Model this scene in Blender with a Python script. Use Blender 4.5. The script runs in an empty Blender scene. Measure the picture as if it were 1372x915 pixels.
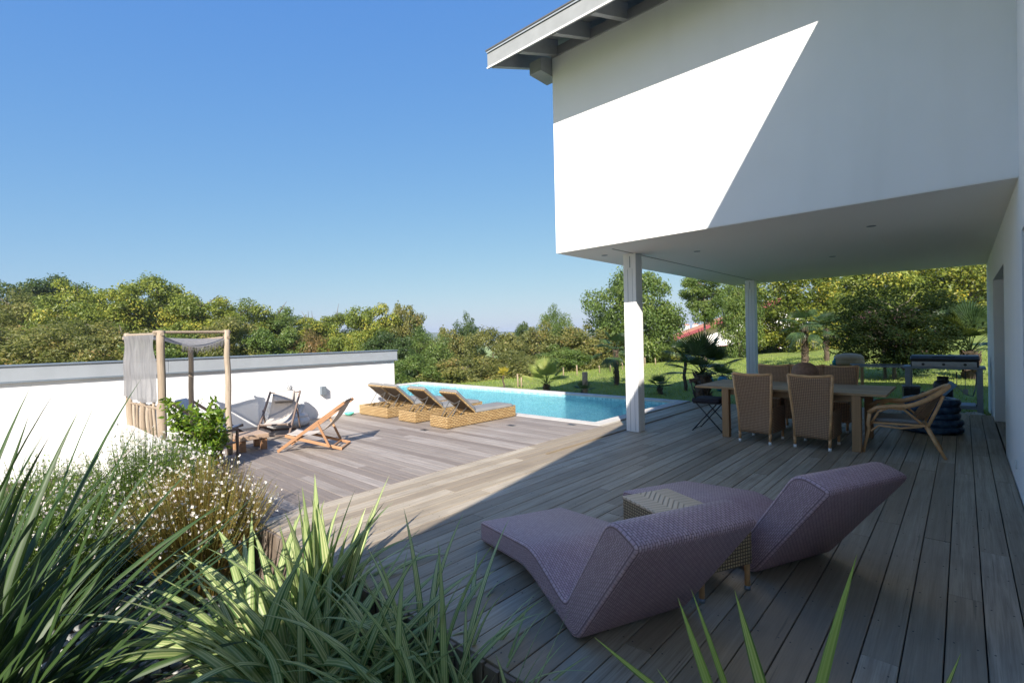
import bpy, bmesh, math, random
import numpy as np
from mathutils import Vector, Matrix, noise
C = bpy.context.scene.collection
S = bpy.context.scene
R = math.radians
PI = math.pi
# ------------------------------------------------------------------ camera
cam = bpy.data.objects.new('camera', bpy.data.cameras.new('camera'))
C.objects.link(cam); S.camera = cam
cam.data.sensor_width = 36; cam.data.lens = 17.33
cam.data.clip_start = 0.05; cam.data.clip_end = 12000
pitch, roll, yaw, EYE = R(0.4718), R(1.3028), R(42.474), 1.55
F = Vector((math.cos(yaw)*math.cos(pitch), math.sin(yaw)*math.cos(pitch), -math.sin(pitch)))
Rt = Vector((math.sin(yaw), -math.cos(yaw), 0)); U = Rt.cross(F)
rx = Rt*math.cos(roll) - U*math.sin(roll); ux = Rt*math.sin(roll) + U*math.cos(roll)
m = Matrix((rx, ux, -F)).transposed().to_4x4(); m.translation = (0, 0, EYE)
cam.matrix_world = m
# ------------------------------------------------------------------ light
SUN_DIR = Vector((1, 0.7166, -0.8172)).normalized()
w = bpy.data.worlds.new('World'); S.world = w; w.use_nodes = True
nt = w.node_tree; bg = nt.nodes['Background']
sky = nt.nodes.new('ShaderNodeTexSky'); sky.sky_type = 'NISHITA'; sky.sun_disc = False
sky.sun_elevation = R(33.6); sky.sun_rotation = R(234.4); sky.altitude = 0
sky.air_density = 1.0; sky.dust_density = 1.0; sky.ozone_density = 6.0
sp_ = nt.nodes.new('ShaderNodeSeparateColor'); cb_ = nt.nodes.new('ShaderNodeCombineColor')
nt.links.new(sky.outputs[0], sp_.inputs[0])
for i_, (g_, k_, x0_) in enumerate(((0.87, 0.528, 4.6), (0.57, 0.840, 6.7), (0.12, 2.10, 8.0))):       # a gentler, bluer falloff towards the horizon
    pw = nt.nodes.new('ShaderNodeMath'); pw.operation = 'POWER'; pw.inputs[1].default_value = g_
    ml = nt.nodes.new('ShaderNodeMath'); ml.operation = 'MULTIPLY'; ml.inputs[1].default_value = k_
    nt.links.new(sp_.outputs[i_], pw.inputs[0]); nt.links.new(pw.outputs[0], ml.inputs[0]); 
    l2 = nt.nodes.new('ShaderNodeMath'); l2.operation = 'MULTIPLY'; l2.inputs[1].default_value = k_*x0_**(g_-1)
    mxn = nt.nodes.new('ShaderNodeMath'); mxn.operation = 'MAXIMUM'
    nt.links.new(sp_.outputs[i_], l2.inputs[0]); nt.links.new(ml.outputs[0], mxn.inputs[0]); nt.links.new(l2.outputs[0], mxn.inputs[1]); nt.links.new(mxn.outputs[0], cb_.inputs[i_])
nt.links.new(cb_.outputs[0], bg.inputs[0])
bg.inputs[1].default_value = 0.125
sd = bpy.data.lights.new('sun', 'SUN'); sd.energy = 3.9; sd.angle = R(0.53); sd.color = (1, 0.93, 0.83)
sun = bpy.data.objects.new('sun', sd); C.objects.link(sun)
sun.rotation_euler = SUN_DIR.to_track_quat('-Z', 'Y').to_euler(); sun.location = (-20, -14, 20)
S.view_settings.view_transform = 'Standard'; S.view_settings.look = 'None'
S.view_settings.exposure = 1.30; S.view_settings.gamma = 1
S.render.engine = 'CYCLES'
S.cycles.max_bounces = 8; S.cycles.transparent_max_bounces = 16
# ------------------------------------------------------------------ helpers
def tag(o, label=None, cat=None, group=None, kind=None):
    if label: o['label'] = label
    if cat: o['category'] = cat
    if group: o['group'] = group
    if kind: o['kind'] = kind
    return o
def empty(name, loc=(0, 0, 0), rz=0.0, label=None, cat=None, group=None):
    o = bpy.data.objects.new(name, None); C.objects.link(o)
    o.empty_display_size = 0.1
    o.location = loc; o.rotation_euler = (0, 0, rz)
    return tag(o, label, cat, group)
def copy_tree(o, parent=None):
    c = o.copy(); C.objects.link(c)
    if parent is not None: c.parent = parent
    for ch in o.children: copy_tree(ch, c)
    return c
class MB:
    def __init__(s): s.v = []; s.f = []; s.uv = []; s.t = []; s.sm = []
    def face(s, idx, uv=None, t=0.5, sm=False):
        s.f.append(tuple(idx)); s.uv.append(uv); s.t.append(t); s.sm.append(sm)
    def box(s, x0, x1, y0, y1, z0, z1, M=None, t=0.5, uo=0):
        n = len(s.v)
        P = [(x0,y0,z0),(x1,y0,z0),(x1,y1,z0),(x0,y1,z0),(x0,y0,z1),(x1,y0,z1),(x1,y1,z1),(x0,y1,z1)]
        for p in P: s.v.append(tuple(M @ Vector(p)) if M is not None else p)
        L = P
        for q in ((0,3,2,1),(4,5,6,7),(0,1,5,4),(1,2,6,5),(2,3,7,6),(3,0,4,7)):
            a, b, c = Vector(L[q[0]]), Vector(L[q[1]]), Vector(L[q[2]])
            nn = (b-a).cross(c-a); k = max(range(3), key=lambda i: abs(nn[i]))
            ij = [(1,2),(0,2),(0,1)][k]
            s.face([n+i for i in q], [(L[i][ij[0]]+uo, L[i][ij[1]]+uo) for i in q], t)
        return s
    def beam(s, a, b, w, h, up=(0,0,1), t=0.5):
        a = Vector(a); b = Vector(b); d = b-a; L = d.length; d.normalize()
        up = Vector(up)
        if abs(d.dot(up)) > 0.98: up = Vector((1,0,0))
        y = up.cross(d).normalized(); z = d.cross(y)
        M = Matrix((d, y, z)).transposed().to_4x4(); M.translation = a
        return s.box(0, L, -w/2, w/2, -h/2, h/2, M, t)
    def tube(s, pts, rad, n=8, cap=True, t=0.5, sm=True):
        pts = [Vector(p) for p in pts]
        if not hasattr(rad, '__len__'): rad = [rad]*len(pts)
        ref = None; rings = []; L = 0
        for i, p in enumerate(pts):
            d = (pts[min(i+1, len(pts)-1)] - pts[max(i-1, 0)])
            if d.length < 1e-9: d = Vector((0,0,1))
            d.normalize()
            if ref is None:
                ref = Vector((0,0,1)) if abs(d.z) < 0.9 else Vector((1,0,0))
            x = (ref - d*ref.dot(d))
            if x.length < 1e-6: x = d.orthogonal()
            x.normalize(); ref = x; y = d.cross(x)
            if i: L += (p-pts[i-1]).length
            base = len(s.v); rings.append((base, L))
            for k in range(n):
                a = 2*PI*k/n
                s.v.append(tuple(p + (x*math.cos(a)+y*math.sin(a))*rad[i]))
        for i in range(len(rings)-1):
            a, la = rings[i]; b, lb = rings[i+1]
            for k in range(n):
                k2 = (k+1) % n; c = 2*PI*max(rad[i], 1e-4)
                s.face((a+k, a+k2, b+k2, b+k), [(c*k/n, la), (c*(k+1)/n, la), (c*(k+1)/n, lb), (c*k/n, lb)], t, sm)
        if cap:
            s.face([rings[0][0]+k for k in range(n)][::-1], None, t)
            s.face([rings[-1][0]+k for k in range(n)], None, t)
        return s
    def lathe(s, prof, n=24, o=(0,0,0), t=0.5, sm=True):
        base = len(s.v)
        for (r, z) in prof:
            for k in range(n):
                a = 2*PI*k/n; s.v.append((o[0]+r*math.cos(a), o[1]+r*math.sin(a), o[2]+z))
        for i in range(len(prof)-1):
            for k in range(n):
                k2 = (k+1) % n
                s.face((base+i*n+k, base+i*n+k2, base+(i+1)*n+k2, base+(i+1)*n+k),
                       [(.3*k/4, prof[i][1]), (.3*(k+1)/4, prof[i][1]), (.3*(k+1)/4, prof[i+1][1]), (.3*k/4, prof[i+1][1])], t, sm)
        return s
    def prism(s, poly, d0, d1, axis='y', t=0.5, M=None):
        """poly is a list of (a,b); extruded along axis between d0 and d1."""
        n = len(poly); base = len(s.v)
        def P(a, b, d):
            p = {'y': (a, d, b), 'x': (d, a, b), 'z': (a, b, d)}[axis]
            return tuple(M @ Vector(p)) if M is not None else p
        for a, b in poly: s.v.append(P(a, b, d0))
        for a, b in poly: s.v.append(P(a, b, d1))
        L = 0
        for i in range(n):
            j = (i+1) % n; l = math.dist(poly[i], poly[j])
            s.face((base+i, base+j, base+n+j, base+n+i), [(L, d0), (L+l, d0), (L+l, d1), (L, d1)], t)
            L += l
        s.face([base+i for i in range(n)][::-1], [poly[i] for i in range(n)][::-1], t)
        s.face([base+n+i for i in range(n)], [poly[i] for i in range(n)], t)
        return s
    def sheet(s, fn, nu, nv, t=0.5, sm=True, both=0.0):
        base = len(s.v)
        for i in range(nu+1):
            for j in range(nv+1): s.v.append(tuple(fn(i/nu, j/nv)))
        for i in range(nu):
            for j in range(nv):
                a = base+i*(nv+1)+j; b = a+nv+1
                s.face((a, b, b+1, a+1), [(i/nu, j/nv), ((i+1)/nu, j/nv), ((i+1)/nu, (j+1)/nv), (i/nu, (j+1)/nv)], t, sm)
        return s
    def build(s, name, mat=None, parent=None, bevel=0, seg=2, fixn=True, solid=0, subd=0, parts=None):
        me = bpy.data.meshes.new(name); me.from_pydata(s.v, [], s.f)
        uvl = me.uv_layers.new(name='UVMap'); at = me.attributes.new('tone', 'FLOAT', 'FACE')
        uvs = []
        for f, uv in zip(s.f, s.uv):
            if uv is None: uv = [(s.v[i][0], s.v[i][1]) for i in f]
            for a in uv: uvs += [a[0], a[1]]
        uvl.data.foreach_set('uv', uvs); at.data.foreach_set('value', s.t)
        me.polygons.foreach_set('use_smooth', s.sm)
        if fixn:
            bm = bmesh.new(); bm.from_mesh(me); bmesh.ops.recalc_face_normals(bm, faces=bm.faces); bm.to_mesh(me); bm.free()
        me.update()
        o = bpy.data.objects.new(name, me); C.objects.link(o)
        if mat: me.materials.append(mat)
        if parent is not None: o.parent = parent
        if solid:
            q = o.modifiers.new('Solidify', 'SOLIDIFY'); q.thickness = solid; q.offset = 0
        if subd:
            q = o.modifiers.new('Subdivision', 'SUBSURF'); q.levels = subd; q.render_levels = subd
        if bevel:
            q = o.modifiers.new('Bevel', 'BEVEL'); q.width = bevel; q.segments = seg; q.limit_method = 'ANGLE'; q.angle_limit = R(40)
        return o
def fast(name, V, Fq, tone, mat, parent=None, uv=None, smooth=False):
    """quads from numpy arrays"""
    V = np.asarray(V, dtype=np.float32); Fq = np.asarray(Fq, dtype=np.int32); k = Fq.shape[1]
    me = bpy.data.meshes.new(name); me.vertices.add(len(V)); me.vertices.foreach_set('co', V.ravel())
    me.loops.add(Fq.size); me.loops.foreach_set('vertex_index', Fq.ravel())
    me.polygons.add(len(Fq)); me.polygons.foreach_set('loop_start', np.arange(0, Fq.size, k, dtype=np.int32))
    me.polygons.foreach_set('loop_total', np.full(len(Fq), k, dtype=np.int32))
    if uv is not None:
        l = me.uv_layers.new(name='UVMap'); l.data.foreach_set('uv', np.asarray(uv, dtype=np.float32).ravel())
    a = me.attributes.new('tone', 'FLOAT', 'FACE'); a.data.foreach_set('value', np.asarray(tone, dtype=np.float32))
    me.polygons.foreach_set('use_smooth', np.full(len(Fq), smooth))
    me.update(calc_edges=True); me.validate()
    if mat: me.materials.append(mat)
    o = bpy.data.objects.new(name, me); C.objects.link(o)
    if parent is not None: o.parent = parent
    return o
# ------------------------------------------------------------------ materials
class N:
    def __init__(s, name):
        s.m = bpy.data.materials.new(name); s.m.use_nodes = True; s.t = s.m.node_tree
        s.b = s.t.nodes['Principled BSDF']; s.out = s.t.nodes['Material Output']
    def n(s, typ, ins=None, **kw):
        x = s.t.nodes.new(typ)
        for k, v in kw.items(): setattr(x, k, v)
        for k, v in (ins or {}).items(): s.set(x, k, v)
        return x
    def set(s, x, k, v):
        if isinstance(v, bpy.types.NodeSocket): s.t.links.new(v, x.inputs[k])
        else: x.inputs[k].default_value = v
    def p(s, **kw):
        for k, v in kw.items(): s.set(s.b, k.replace('_', ' '), v)
        return s
    def ramp(s, fac, stops, interp='LINEAR'):
        r = s.n('ShaderNodeValToRGB', {'Fac': fac}); e = r.color_ramp.elements; r.color_ramp.interpolation = interp
        while len(e) < len(stops): e.new(0.5)
        for q, (pos, col) in zip(e, stops): q.position = pos; q.color = (*col, 1)
        return r.outputs[0]
    def mix(s, fac, a, b, mode='MIX'):
        x = s.n('ShaderNodeMix', data_type='RGBA', blend_type=mode)
        for k, v in ((0, fac), (6, a), (7, b)):
            if isinstance(v, bpy.types.NodeSocket): s.t.links.new(v, x.inputs[k])
            elif k: x.inputs[k].default_value = (*v, 1) if len(v) == 3 else v
            else: x.inputs[k].default_value = v
        return x.outputs[2]
    def math(s, op, a, b=0.0, c=None):
        x = s.n('ShaderNodeMath', operation=op)
        for i, v in enumerate((a, b) if c is None else (a, b, c)):
            if isinstance(v, bpy.types.NodeSocket): s.t.links.new(v, x.inputs[i])
            else: x.inputs[i].default_value = v
        return x.outputs[0]
    def obj(s, scale=(1,1,1)):
        tc = s.n('ShaderNodeTexCoord'); mp = s.n('ShaderNodeMapping', {'Vector': tc.outputs['Object'], 'Scale': scale})
        return mp.outputs[0]
    def uv(s, scale=(1,1,1)):
        tc = s.n('ShaderNodeTexCoord'); mp = s.n('ShaderNodeMapping', {'Vector': tc.outputs['UV'], 'Scale': scale})
        return mp.outputs[0]
    def noise(s, vec, scale=5, detail=4, rough=0.6, dist=0.0):
        return s.n('ShaderNodeTexNoise', {'Vector': vec, 'Scale': scale, 'Detail': detail, 'Roughness': rough, 'Distortion': dist}).outputs['Fac']
    def tone(s): return s.n('ShaderNodeAttribute', attribute_name='tone').outputs['Fac']
    def bump(s, h, strength=0.3, dist=0.01):
        b = s.n('ShaderNodeBump', {'Height': h, 'Strength': strength, 'Distance': dist}); s.set(s.b, 'Normal', b.outputs[0]); return s
def simple(name, col, rough=0.6, var=0.12, scale=8, bump=0.1, metallic=0.0, spec=0.5):
    q = N(name); v = q.obj(); f = q.noise(v, scale, 5)
    a = tuple(c*(1-var) for c in col); b = tuple(min(1, c*(1+var)) for c in col)
    q.p(Base_Color=q.ramp(f, [(0.3, a), (0.7, b)]), Roughness=rough, Metallic=metallic)
    q.b.inputs['Specular IOR Level'].default_value = spec
    if bump: q.bump(q.noise(v, scale*6, 4), bump, 0.004)
    return q.m
def wood(name, cols, axis=0, rough=0.65, gscale=1.0, bump=0.25, stain=0.0):
    """weathered planks: grain stretched along axis, one tone per board"""
    q = N(name); t = q.tone()
    off = q.n('ShaderNodeCombineXYZ', {'X': q.math('MULTIPLY', t, 37.0), 'Y': q.math('MULTIPLY', t, 91.0), 'Z': 0.0}).outputs[0]
    def vec(lo, hi):
        sc = [hi, hi, hi]; sc[axis] = lo
        v = q.obj(tuple(c*gscale for c in sc))
        return q.n('ShaderNodeVectorMath', {0: v, 1: off}, operation='ADD').outputs[0]
    g1 = q.noise(vec(0.9, 26), 1.0, 6, 0.65, 0.3); g2 = q.noise(vec(3, 120), 1.0, 3, 0.6); pat = q.noise(q.obj(), 1.3, 4)
    base = q.ramp(t, [(0.0, cols[0]), (0.35, cols[1]), (0.7, cols[2]), (1.0, cols[3])])
    c = q.mix(q.math('MULTIPLY', q.ramp(g1, [(0.38, (0,0,0)), (0.66, (1,1,1))]), 0.55), base, tuple(x*0.62 for x in cols[1]))
    c = q.mix(q.math('MULTIPLY', q.ramp(g2, [(0.45, (0,0,0)), (0.6, (1,1,1))]), 0.35), c, tuple(x*0.55 for x in cols[1]))
    g3 = q.noise(vec(1.1, 55), 1.0, 2, 0.5, 0.6); c = q.mix(q.math('MULTIPLY', q.ramp(g3, [(0.66, (0,0,0)), (0.70, (1,1,1))]), 0.5), c, tuple(x*0.3 for x in cols[0]))
    if stain: c = q.mix(q.math('MULTIPLY', q.ramp(pat, [(0.5, (0,0,0)), (0.72, (1,1,1))]), stain), c, tuple(x*0.5 for x in cols[0]))
    q.p(Base_Color=c, Roughness=q.ramp(g1, [(0.3, (rough-.1,)*3), (0.7, (rough+.15,)*3)]))
    q.bump(q.math('ADD', g1, q.math('MULTIPLY', g2, 0.5)), bump, 0.004)
    return q.m
def weave(name, c1, c2, dark, bw=0.03, bh=0.011, mortar=0.0022, strength=0.9, rough=0.5, offset=0.5):
    q = N(name); v = q.uv()
    b = q.n('ShaderNodeTexBrick', {'Vector': v, 'Scale': 1.0, 'Color1': (*c1, 1), 'Color2': (*c2, 1), 'Mortar': (*dark, 1),
            'Mortar Size': mortar, 'Mortar Smooth': 0.7, 'Bias': 0.0, 'Brick Width': bw, 'Row Height': bh})
    b.offset = offset
    f = q.noise(q.obj(), 6, 3)
    q.p(Base_Color=q.mix(q.math('MULTIPLY', f, 0.35), b.outputs['Color'], tuple(x*.7 for x in c1)), Roughness=rough)
    q.bump(q.math('SUBTRACT', 1.0, b.outputs['Fac']), strength, 0.006)
    return q.m
def leafmat(name, cols, trans=0.35, rough=0.45, patch=0.0, gloss=0.4):
    q = N(name); t = q.tone(); c = q.ramp(t, cols)
    if patch: c = q.mix(q.math('MULTIPLY', q.ramp(q.noise(q.obj(), 0.6, 2), [(0.45, (0,0,0)), (0.6, (1,1,1))]), patch), c, cols[-1][1])
    q.p(Base_Color=c, Roughness=rough); q.b.inputs['Specular IOR Level'].default_value = gloss
    tr = q.n('ShaderNodeBsdfTranslucent', {'Color': q.mix(0.5, c, (0.35, 0.42, 0.05), 'MIX')})
    mx = q.n('ShaderNodeMixShader', {0: trans, 1: q.b.outputs[0], 2: tr.outputs[0]})
    q.t.links.new(mx.outputs[0], q.out.inputs[0]); return q.m
def strapmat(name, edge, mid, pale, trans=0.25, rough=0.38):
    """strap leaf: margins, body and pale bands run along the blade (uv.x across)"""
    q = N(name); t = q.tone(); u = q.n('ShaderNodeSeparateXYZ', {0: q.uv()}).outputs[0]
    c = q.ramp(u, [(0.0, edge), (0.13, edge), (0.2, pale), (0.36, mid), (0.5, pale), (0.66, mid), (0.8, pale), (0.88, edge)])
    c = q.mix(q.math('MULTIPLY', t, 0.6), c, mid)
    n1 = q.noise(q.uv((60, 3, 1)), 1, 3)
    c = q.mix(q.math('MULTIPLY', n1, 0.25), c, tuple(x*.6 for x in edge))
    q.p(Base_Color=c, Roughness=rough)
    tr = q.n('ShaderNodeBsdfTranslucent', {'Color': c}); mx = q.n('ShaderNodeMixShader', {0: trans, 1: q.b.outputs[0], 2: tr.outputs[0]})
    q.t.links.new(mx.outputs[0], q.out.inputs[0]); return q.m
q = N('white_render'); v = q.obj()
q.p(Base_Color=q.mix(q.math('MULTIPLY', q.ramp(q.noise(q.obj((1.2,1.2,.12)), 2.2, 5), [(0.5, (0,0,0)), (0.8, (1,1,1))]), .25), q.ramp(q.noise(v, 0.7, 5), [(0.3, (.83,.825,.815)), (0.7, (.88,.875,.87))]), (.70,.69,.66)), Roughness=0.92); q.bump(q.noise(v, 160, 3), 0.25, 0.002); WHITE = q.m
q = N('soffit_paint'); v = q.obj()
q.p(Base_Color=q.ramp(q.noise(v, 0.5, 4), [(0.3, (.80,.78,.75)), (0.7, (.84,.82,.79))]), Roughness=0.95); SOFFIT = q.m
q = N('painted_post'); v = q.obj((1,1,0.02))
q.p(Base_Color=q.ramp(q.noise(v, 55, 3), [(0.25, (.70,.70,.69)), (0.5, (.80,.80,.79)), (0.8, (.82,.82,.81))]), Roughness=0.55); q.bump(q.noise(v, 50, 3), 0.4, 0.003); POSTW = q.m
GREYPAINT = simple('grey_painted_wood', (.28,.29,.295), 0.5, 0.08, 6, 0.1)
ZINC = simple('zinc_coping', (.38,.41,.44), 0.42, 0.08, 2.5, 0.05, metallic=0.25)
DARKGREY = simple('dark_grey_paint', (.10,.10,.10), 0.5, 0.1)
TERRACE = wood('terrace_boards', [(.27,.213,.148),(.345,.283,.205),(.405,.34,.252),(.485,.42,.33)], 0, 0.55, stain=0.35)
POOLDECK = wood('pool_deck_boards', [(.21,.172,.145),(.26,.218,.188),(.31,.268,.234),(.385,.34,.305)], 1, 0.6, stain=0.2)
SKIRT = wood('skirt_boards', [(.17,.13,.10),(.22,.17,.13),(.26,.21,.17),(.34,.28,.23)], 2, 0.65)
TEAK = wood('dining_teak', [(.32,.19,.09),(.38,.235,.115),(.44,.28,.14),(.50,.33,.17)], 1, 0.45, gscale=1.6, bump=0.12)
TEAKLEG = wood('teak_leg', [(.34,.19,.085),(.42,.24,.11),(.48,.29,.14),(.54,.34,.17)], 2, 0.5, gscale=1.6, bump=0.12)
EUCAL = wood('deckchair_wood', [(.30,.15,.07),(.38,.20,.10),(.44,.25,.13),(.50,.29,.16)], 0, 0.5, gscale=2, bump=0.1)
DARKWOOD = wood('weathered_chair_wood', [(.12,.08,.06),(.16,.11,.085),(.20,.14,.11),(.25,.18,.14)], 0, 0.6, gscale=2, bump=0.1)
POLE = wood('driftwood_pole', [(.26,.20,.145),(.33,.26,.19),(.38,.31,.235),(.44,.36,.28)], 2, 0.8, gscale=1.8, bump=0.6)
PURPLE = weave('purple_weave', (.50,.315,.335), (.62,.42,.44), (.19,.11,.125), 0.030, 0.014, 0.0026, 0.8, 0.5)
HONEY = weave('honey_weave', (.42,.27,.115), (.60,.43,.215), (.12,.07,.03), 0.075, 0.030, 0.0075, 1.0, 0.5)
TABLEWEAVE = weave('beige_weave', (.52,.37,.20), (.62,.46,.27), (.10,.06,.03), 0.02, 0.020, 0.0055, 1.0, 0.5, 0.0)
CHAIRWEAVE = weave('chair_weave', (.60,.35,.19), (.68,.43,.25), (.15,.08,.045), 0.022, 0.022, 0.006, 1.0, 0.55, 0.0)
RATTAN = simple('rattan_cane', (.62,.35,.16), 0.42, 0.2, 12, 0.15)
CUSH = simple('grey_cushion_cloth', (.20,.198,.195), 0.9, 0.08, 5, 0.35)
CANVAS = simple('greige_canvas', (.47,.42,.37), 0.9, 0.06, 6, 0.3)
CANVASB = simple('blue_grey_canvas', (.33,.40,.47), 0.9, 0.06, 6, 0.3)
q = N('thin_curtain_cloth'); v = q.obj((1,1,0.05)); cc = q.ramp(q.noise(v, 30, 3), [(0.3, (.25,.248,.258)), (0.7, (.34,.337,.347))])
q.p(Base_Color=cc, Roughness=0.9); tr = q.n('ShaderNodeBsdfTranslucent', {'Color': cc}); tp = q.n('ShaderNodeBsdfTransparent')
mx = q.n('ShaderNodeMixShader', {0: 0.4, 1: q.b.outputs[0], 2: tr.outputs[0]}); mx2 = q.n('ShaderNodeMixShader', {0: 0.12, 1: mx.outputs[0], 2: tp.outputs[0]})
q.t.links.new(mx2.outputs[0], q.out.inputs[0]); CLOTH = q.m
BLACK = simple('black_iron', (.018,.018,.02), 0.4, 0.2)
BLACKCL = simple('black_cushion_cloth', (.022,.022,.032), 0.9, 0.2, 10, 0.3)
STEEL = simple('brushed_steel', (.30,.33,.35), 0.38, 0.1, 20, 0.1, metallic=0.8)
GALV = simple('galvanised_steel', (.22,.26,.30), 0.5, 0.1, 10, 0.1, metallic=0.4)
STONE = simple('pale_cast_stone', (.62,.61,.59), 0.85, 0.12, 20, 0.5)
COPING = simple('pool_coping_stone', (.50,.475,.44), 0.75, 0.12, 4, 0.3)
TERRAC = simple('brown_ball_clay', (.26,.15,.10), 0.7, 0.25, 25, 0.4)
DRUM = simple('sand_clay_drum', (.36,.25,.14), 0.8, 0.1, 10, 0.3)
BARK = simple('tree_bark', (.13,.11,.085), 0.9, 0.35, 12, 0.8)
PALMBARK = simple('palm_fibre', (.085,.062,.042), 0.95, 0.5, 40, 1.0)
CUT = simple('cut_stub_wood', (.30,.23,.15), 0.9, 0.3, 20, 0.6)
WHITECL = simple('white_crumpled_cloth', (.55,.57,.58), 0.9, 0.1, 6, 0.4)
# leaves
L_OLIVE = leafmat('leaf_olive', [(0, (.085,.098,.028)), (.5, (.15,.16,.045)), (.85, (.23,.215,.06)), (1, (.30,.20,.07))])
L_YEL = leafmat('leaf_yellow_green', [(0, (.07,.105,.018)), (.45, (.15,.195,.032)), (.8, (.27,.30,.045)), (1, (.46,.38,.06))])
L_DARK = leafmat('leaf_dark_green', [(0, (.025,.049,.017)), (.6, (.049,.087,.025)), (1, (.098,.140,.035))])
L_GREEN = leafmat('leaf_green', [(0, (.053,.093,.022)), (.6, (.112,.173,.038)), (1, (.210,.255,.060))])
L_GOLD = leafmat('leaf_golden', [(0, (.05,.08,.012)), (.45, (.11,.15,.025)), (.8, (.24,.26,.035)), (1, (.46,.36,.04))])
L_RUST = leafmat('leaf_rusty', [(0, (.091,.078,.026)), (.6, (.195,.130,.046)), (1, (.312,.156,.065))])
L_LEMON = leafmat('leaf_lemon', [(0, (.05,.11,.012)), (.6, (.12,.22,.02)), (1, (.24,.32,.035))], 0.4, 0.3)
L_MYRTLE = leafmat('leaf_myrtle', [(0, (.005,.012,.005)), (.7, (.012,.024,.009)), (.955, (.025,.032,.014)), (1, (.10,.045,.07))], 0.25, 0.8, 0.0, 0.08)
L_PALM = leafmat('leaf_palm', [(0, (.022,.042,.018)), (.6, (.04,.075,.028)), (1, (.085,.13,.045))], 0.25, 0.35)
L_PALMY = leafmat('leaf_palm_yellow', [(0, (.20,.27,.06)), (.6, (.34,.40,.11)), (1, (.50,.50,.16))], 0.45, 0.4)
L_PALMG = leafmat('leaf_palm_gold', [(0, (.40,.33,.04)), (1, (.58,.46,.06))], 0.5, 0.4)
L_GAURA = leafmat('leaf_gaura', [(0, (.088,.152,.032)), (.6, (.160,.256,.056)), (1, (.272,.352,.080))])
L_GAURAR = leafmat('leaf_gaura_red', [(0, (.28,.16,.06)), (.4, (.42,.31,.10)), (1, (.42,.41,.13))], 0.45)
PETAL = leafmat('petal_white', [(0, (.72,.62,.60)), (.3, (.82,.79,.75)), (1, (.86,.84,.80))], 0.35, 0.6)
STRAP1 = strapmat('variegated_strap_leaf', (.09,.19,.055), (.27,.38,.12), (.84,.83,.44), 0.36)
STRAP2 = strapmat('dark_strap_leaf', (.022,.050,.013), (.036,.078,.018), (.07,.12,.03), 0.3, 0.5)
STRAP3 = strapmat('pale_strap_leaf', (.09,.17,.035), (.36,.50,.09), (.72,.76,.24), 0.35)
# ------------------------------------------------------------------ terrain
def hz(x, y):
    """height of the ground outside"""
    a = max(-0.03, min(0.046, 0.046-0.0033*y))
    z = -0.28 + a*max(0, x-12)*(1 if x < 55 else 55/x)
    if y > 15: z -= min(3.2, (y-15)*0.13)
    if x < 11 and y > 10.4: z = -3.0
    if y < 2.2 and x < 14: z = -0.12
    z += 0.05*noise.noise(Vector((x*0.35, y*0.35, 0)))
    d = math.hypot(x, y)
    if d > 90: z = z*(1-min(1, (d-90)/120)) + min(1, (d-90)/120)*(-14+6*noise.noise(Vector((x*0.004, y*0.004, 3))))
    return z
def axis_lines(lo, hi, dense_lo, dense_hi, step, extra):
    a = set(np.round(np.arange(dense_lo, dense_hi, step), 3)) | set(extra)
    v = dense_hi; s_ = step
    while v < hi: s_ *= 1.25; v += s_; a.add(round(min(v, hi), 2))
    v = dense_lo; s_ = step
    while v > lo: s_ *= 1.25; v -= s_; a.add(round(max(v, lo), 2))
    return sorted(a)
XL = axis_lines(-3000, 6500, -6, 60, 0.8, [1.58, 1.66, 11.0, 11.06, 11.9])
YL = axis_lines(-3000, 6500, -8, 40, 0.8, [2.1, 2.15, 14.62, 14.7, 9.99, 9.95])
tv = []; tf = []
for x in XL:
    for y in YL:
        if 1.6 < x < 11.03 and -3 < y < 14.65: z = -2.4
        elif 11 < x < 11.95 and -3 < y < 2.12: z = -0.6
        elif x <= 1.6 and y < 9.97: z = -0.62
        elif x <= 11.03 and y <= 9.97: z = -2.4
        else: z = hz(x, y)
        tv.append((x, y, z))
ny = len(YL)
for i in range(len(XL)-1):
    for j in range(ny-1):
        a = i*ny+j; tf.append((a, a+ny, a+ny+1, a+1))
q = N('lawn_ground'); v = q.obj(); n1 = q.noise(v, 0.5, 5); n2 = q.noise(v, 9, 5, 0.7); n3 = q.noise(v, 60, 3)
c = q.ramp(n1, [(0.3, (.19,.26,.04)), (0.55, (.24,.31,.05)), (0.75, (.32,.33,.09))])
c = q.mix(q.math('MULTIPLY', q.ramp(n2, [(0.4, (0,0,0)), (0.65, (1,1,1))]), 0.5), c, (.15,.21,.035))
c = q.mix(q.math('MULTIPLY', q.ramp(n3, [(0.5, (0,0,0)), (0.65, (1,1,1))]), 0.4), c, (.27,.30,.10))
q.p(Base_Color=c, Roughness=0.95); q.bump(q.math('ADD', n3, n2), 1.0, 0.06); LAWN = q.m
tag(fast('ground', tv, tf, [0.5]*len(tf), LAWN, smooth=True), kind='structure')
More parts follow.
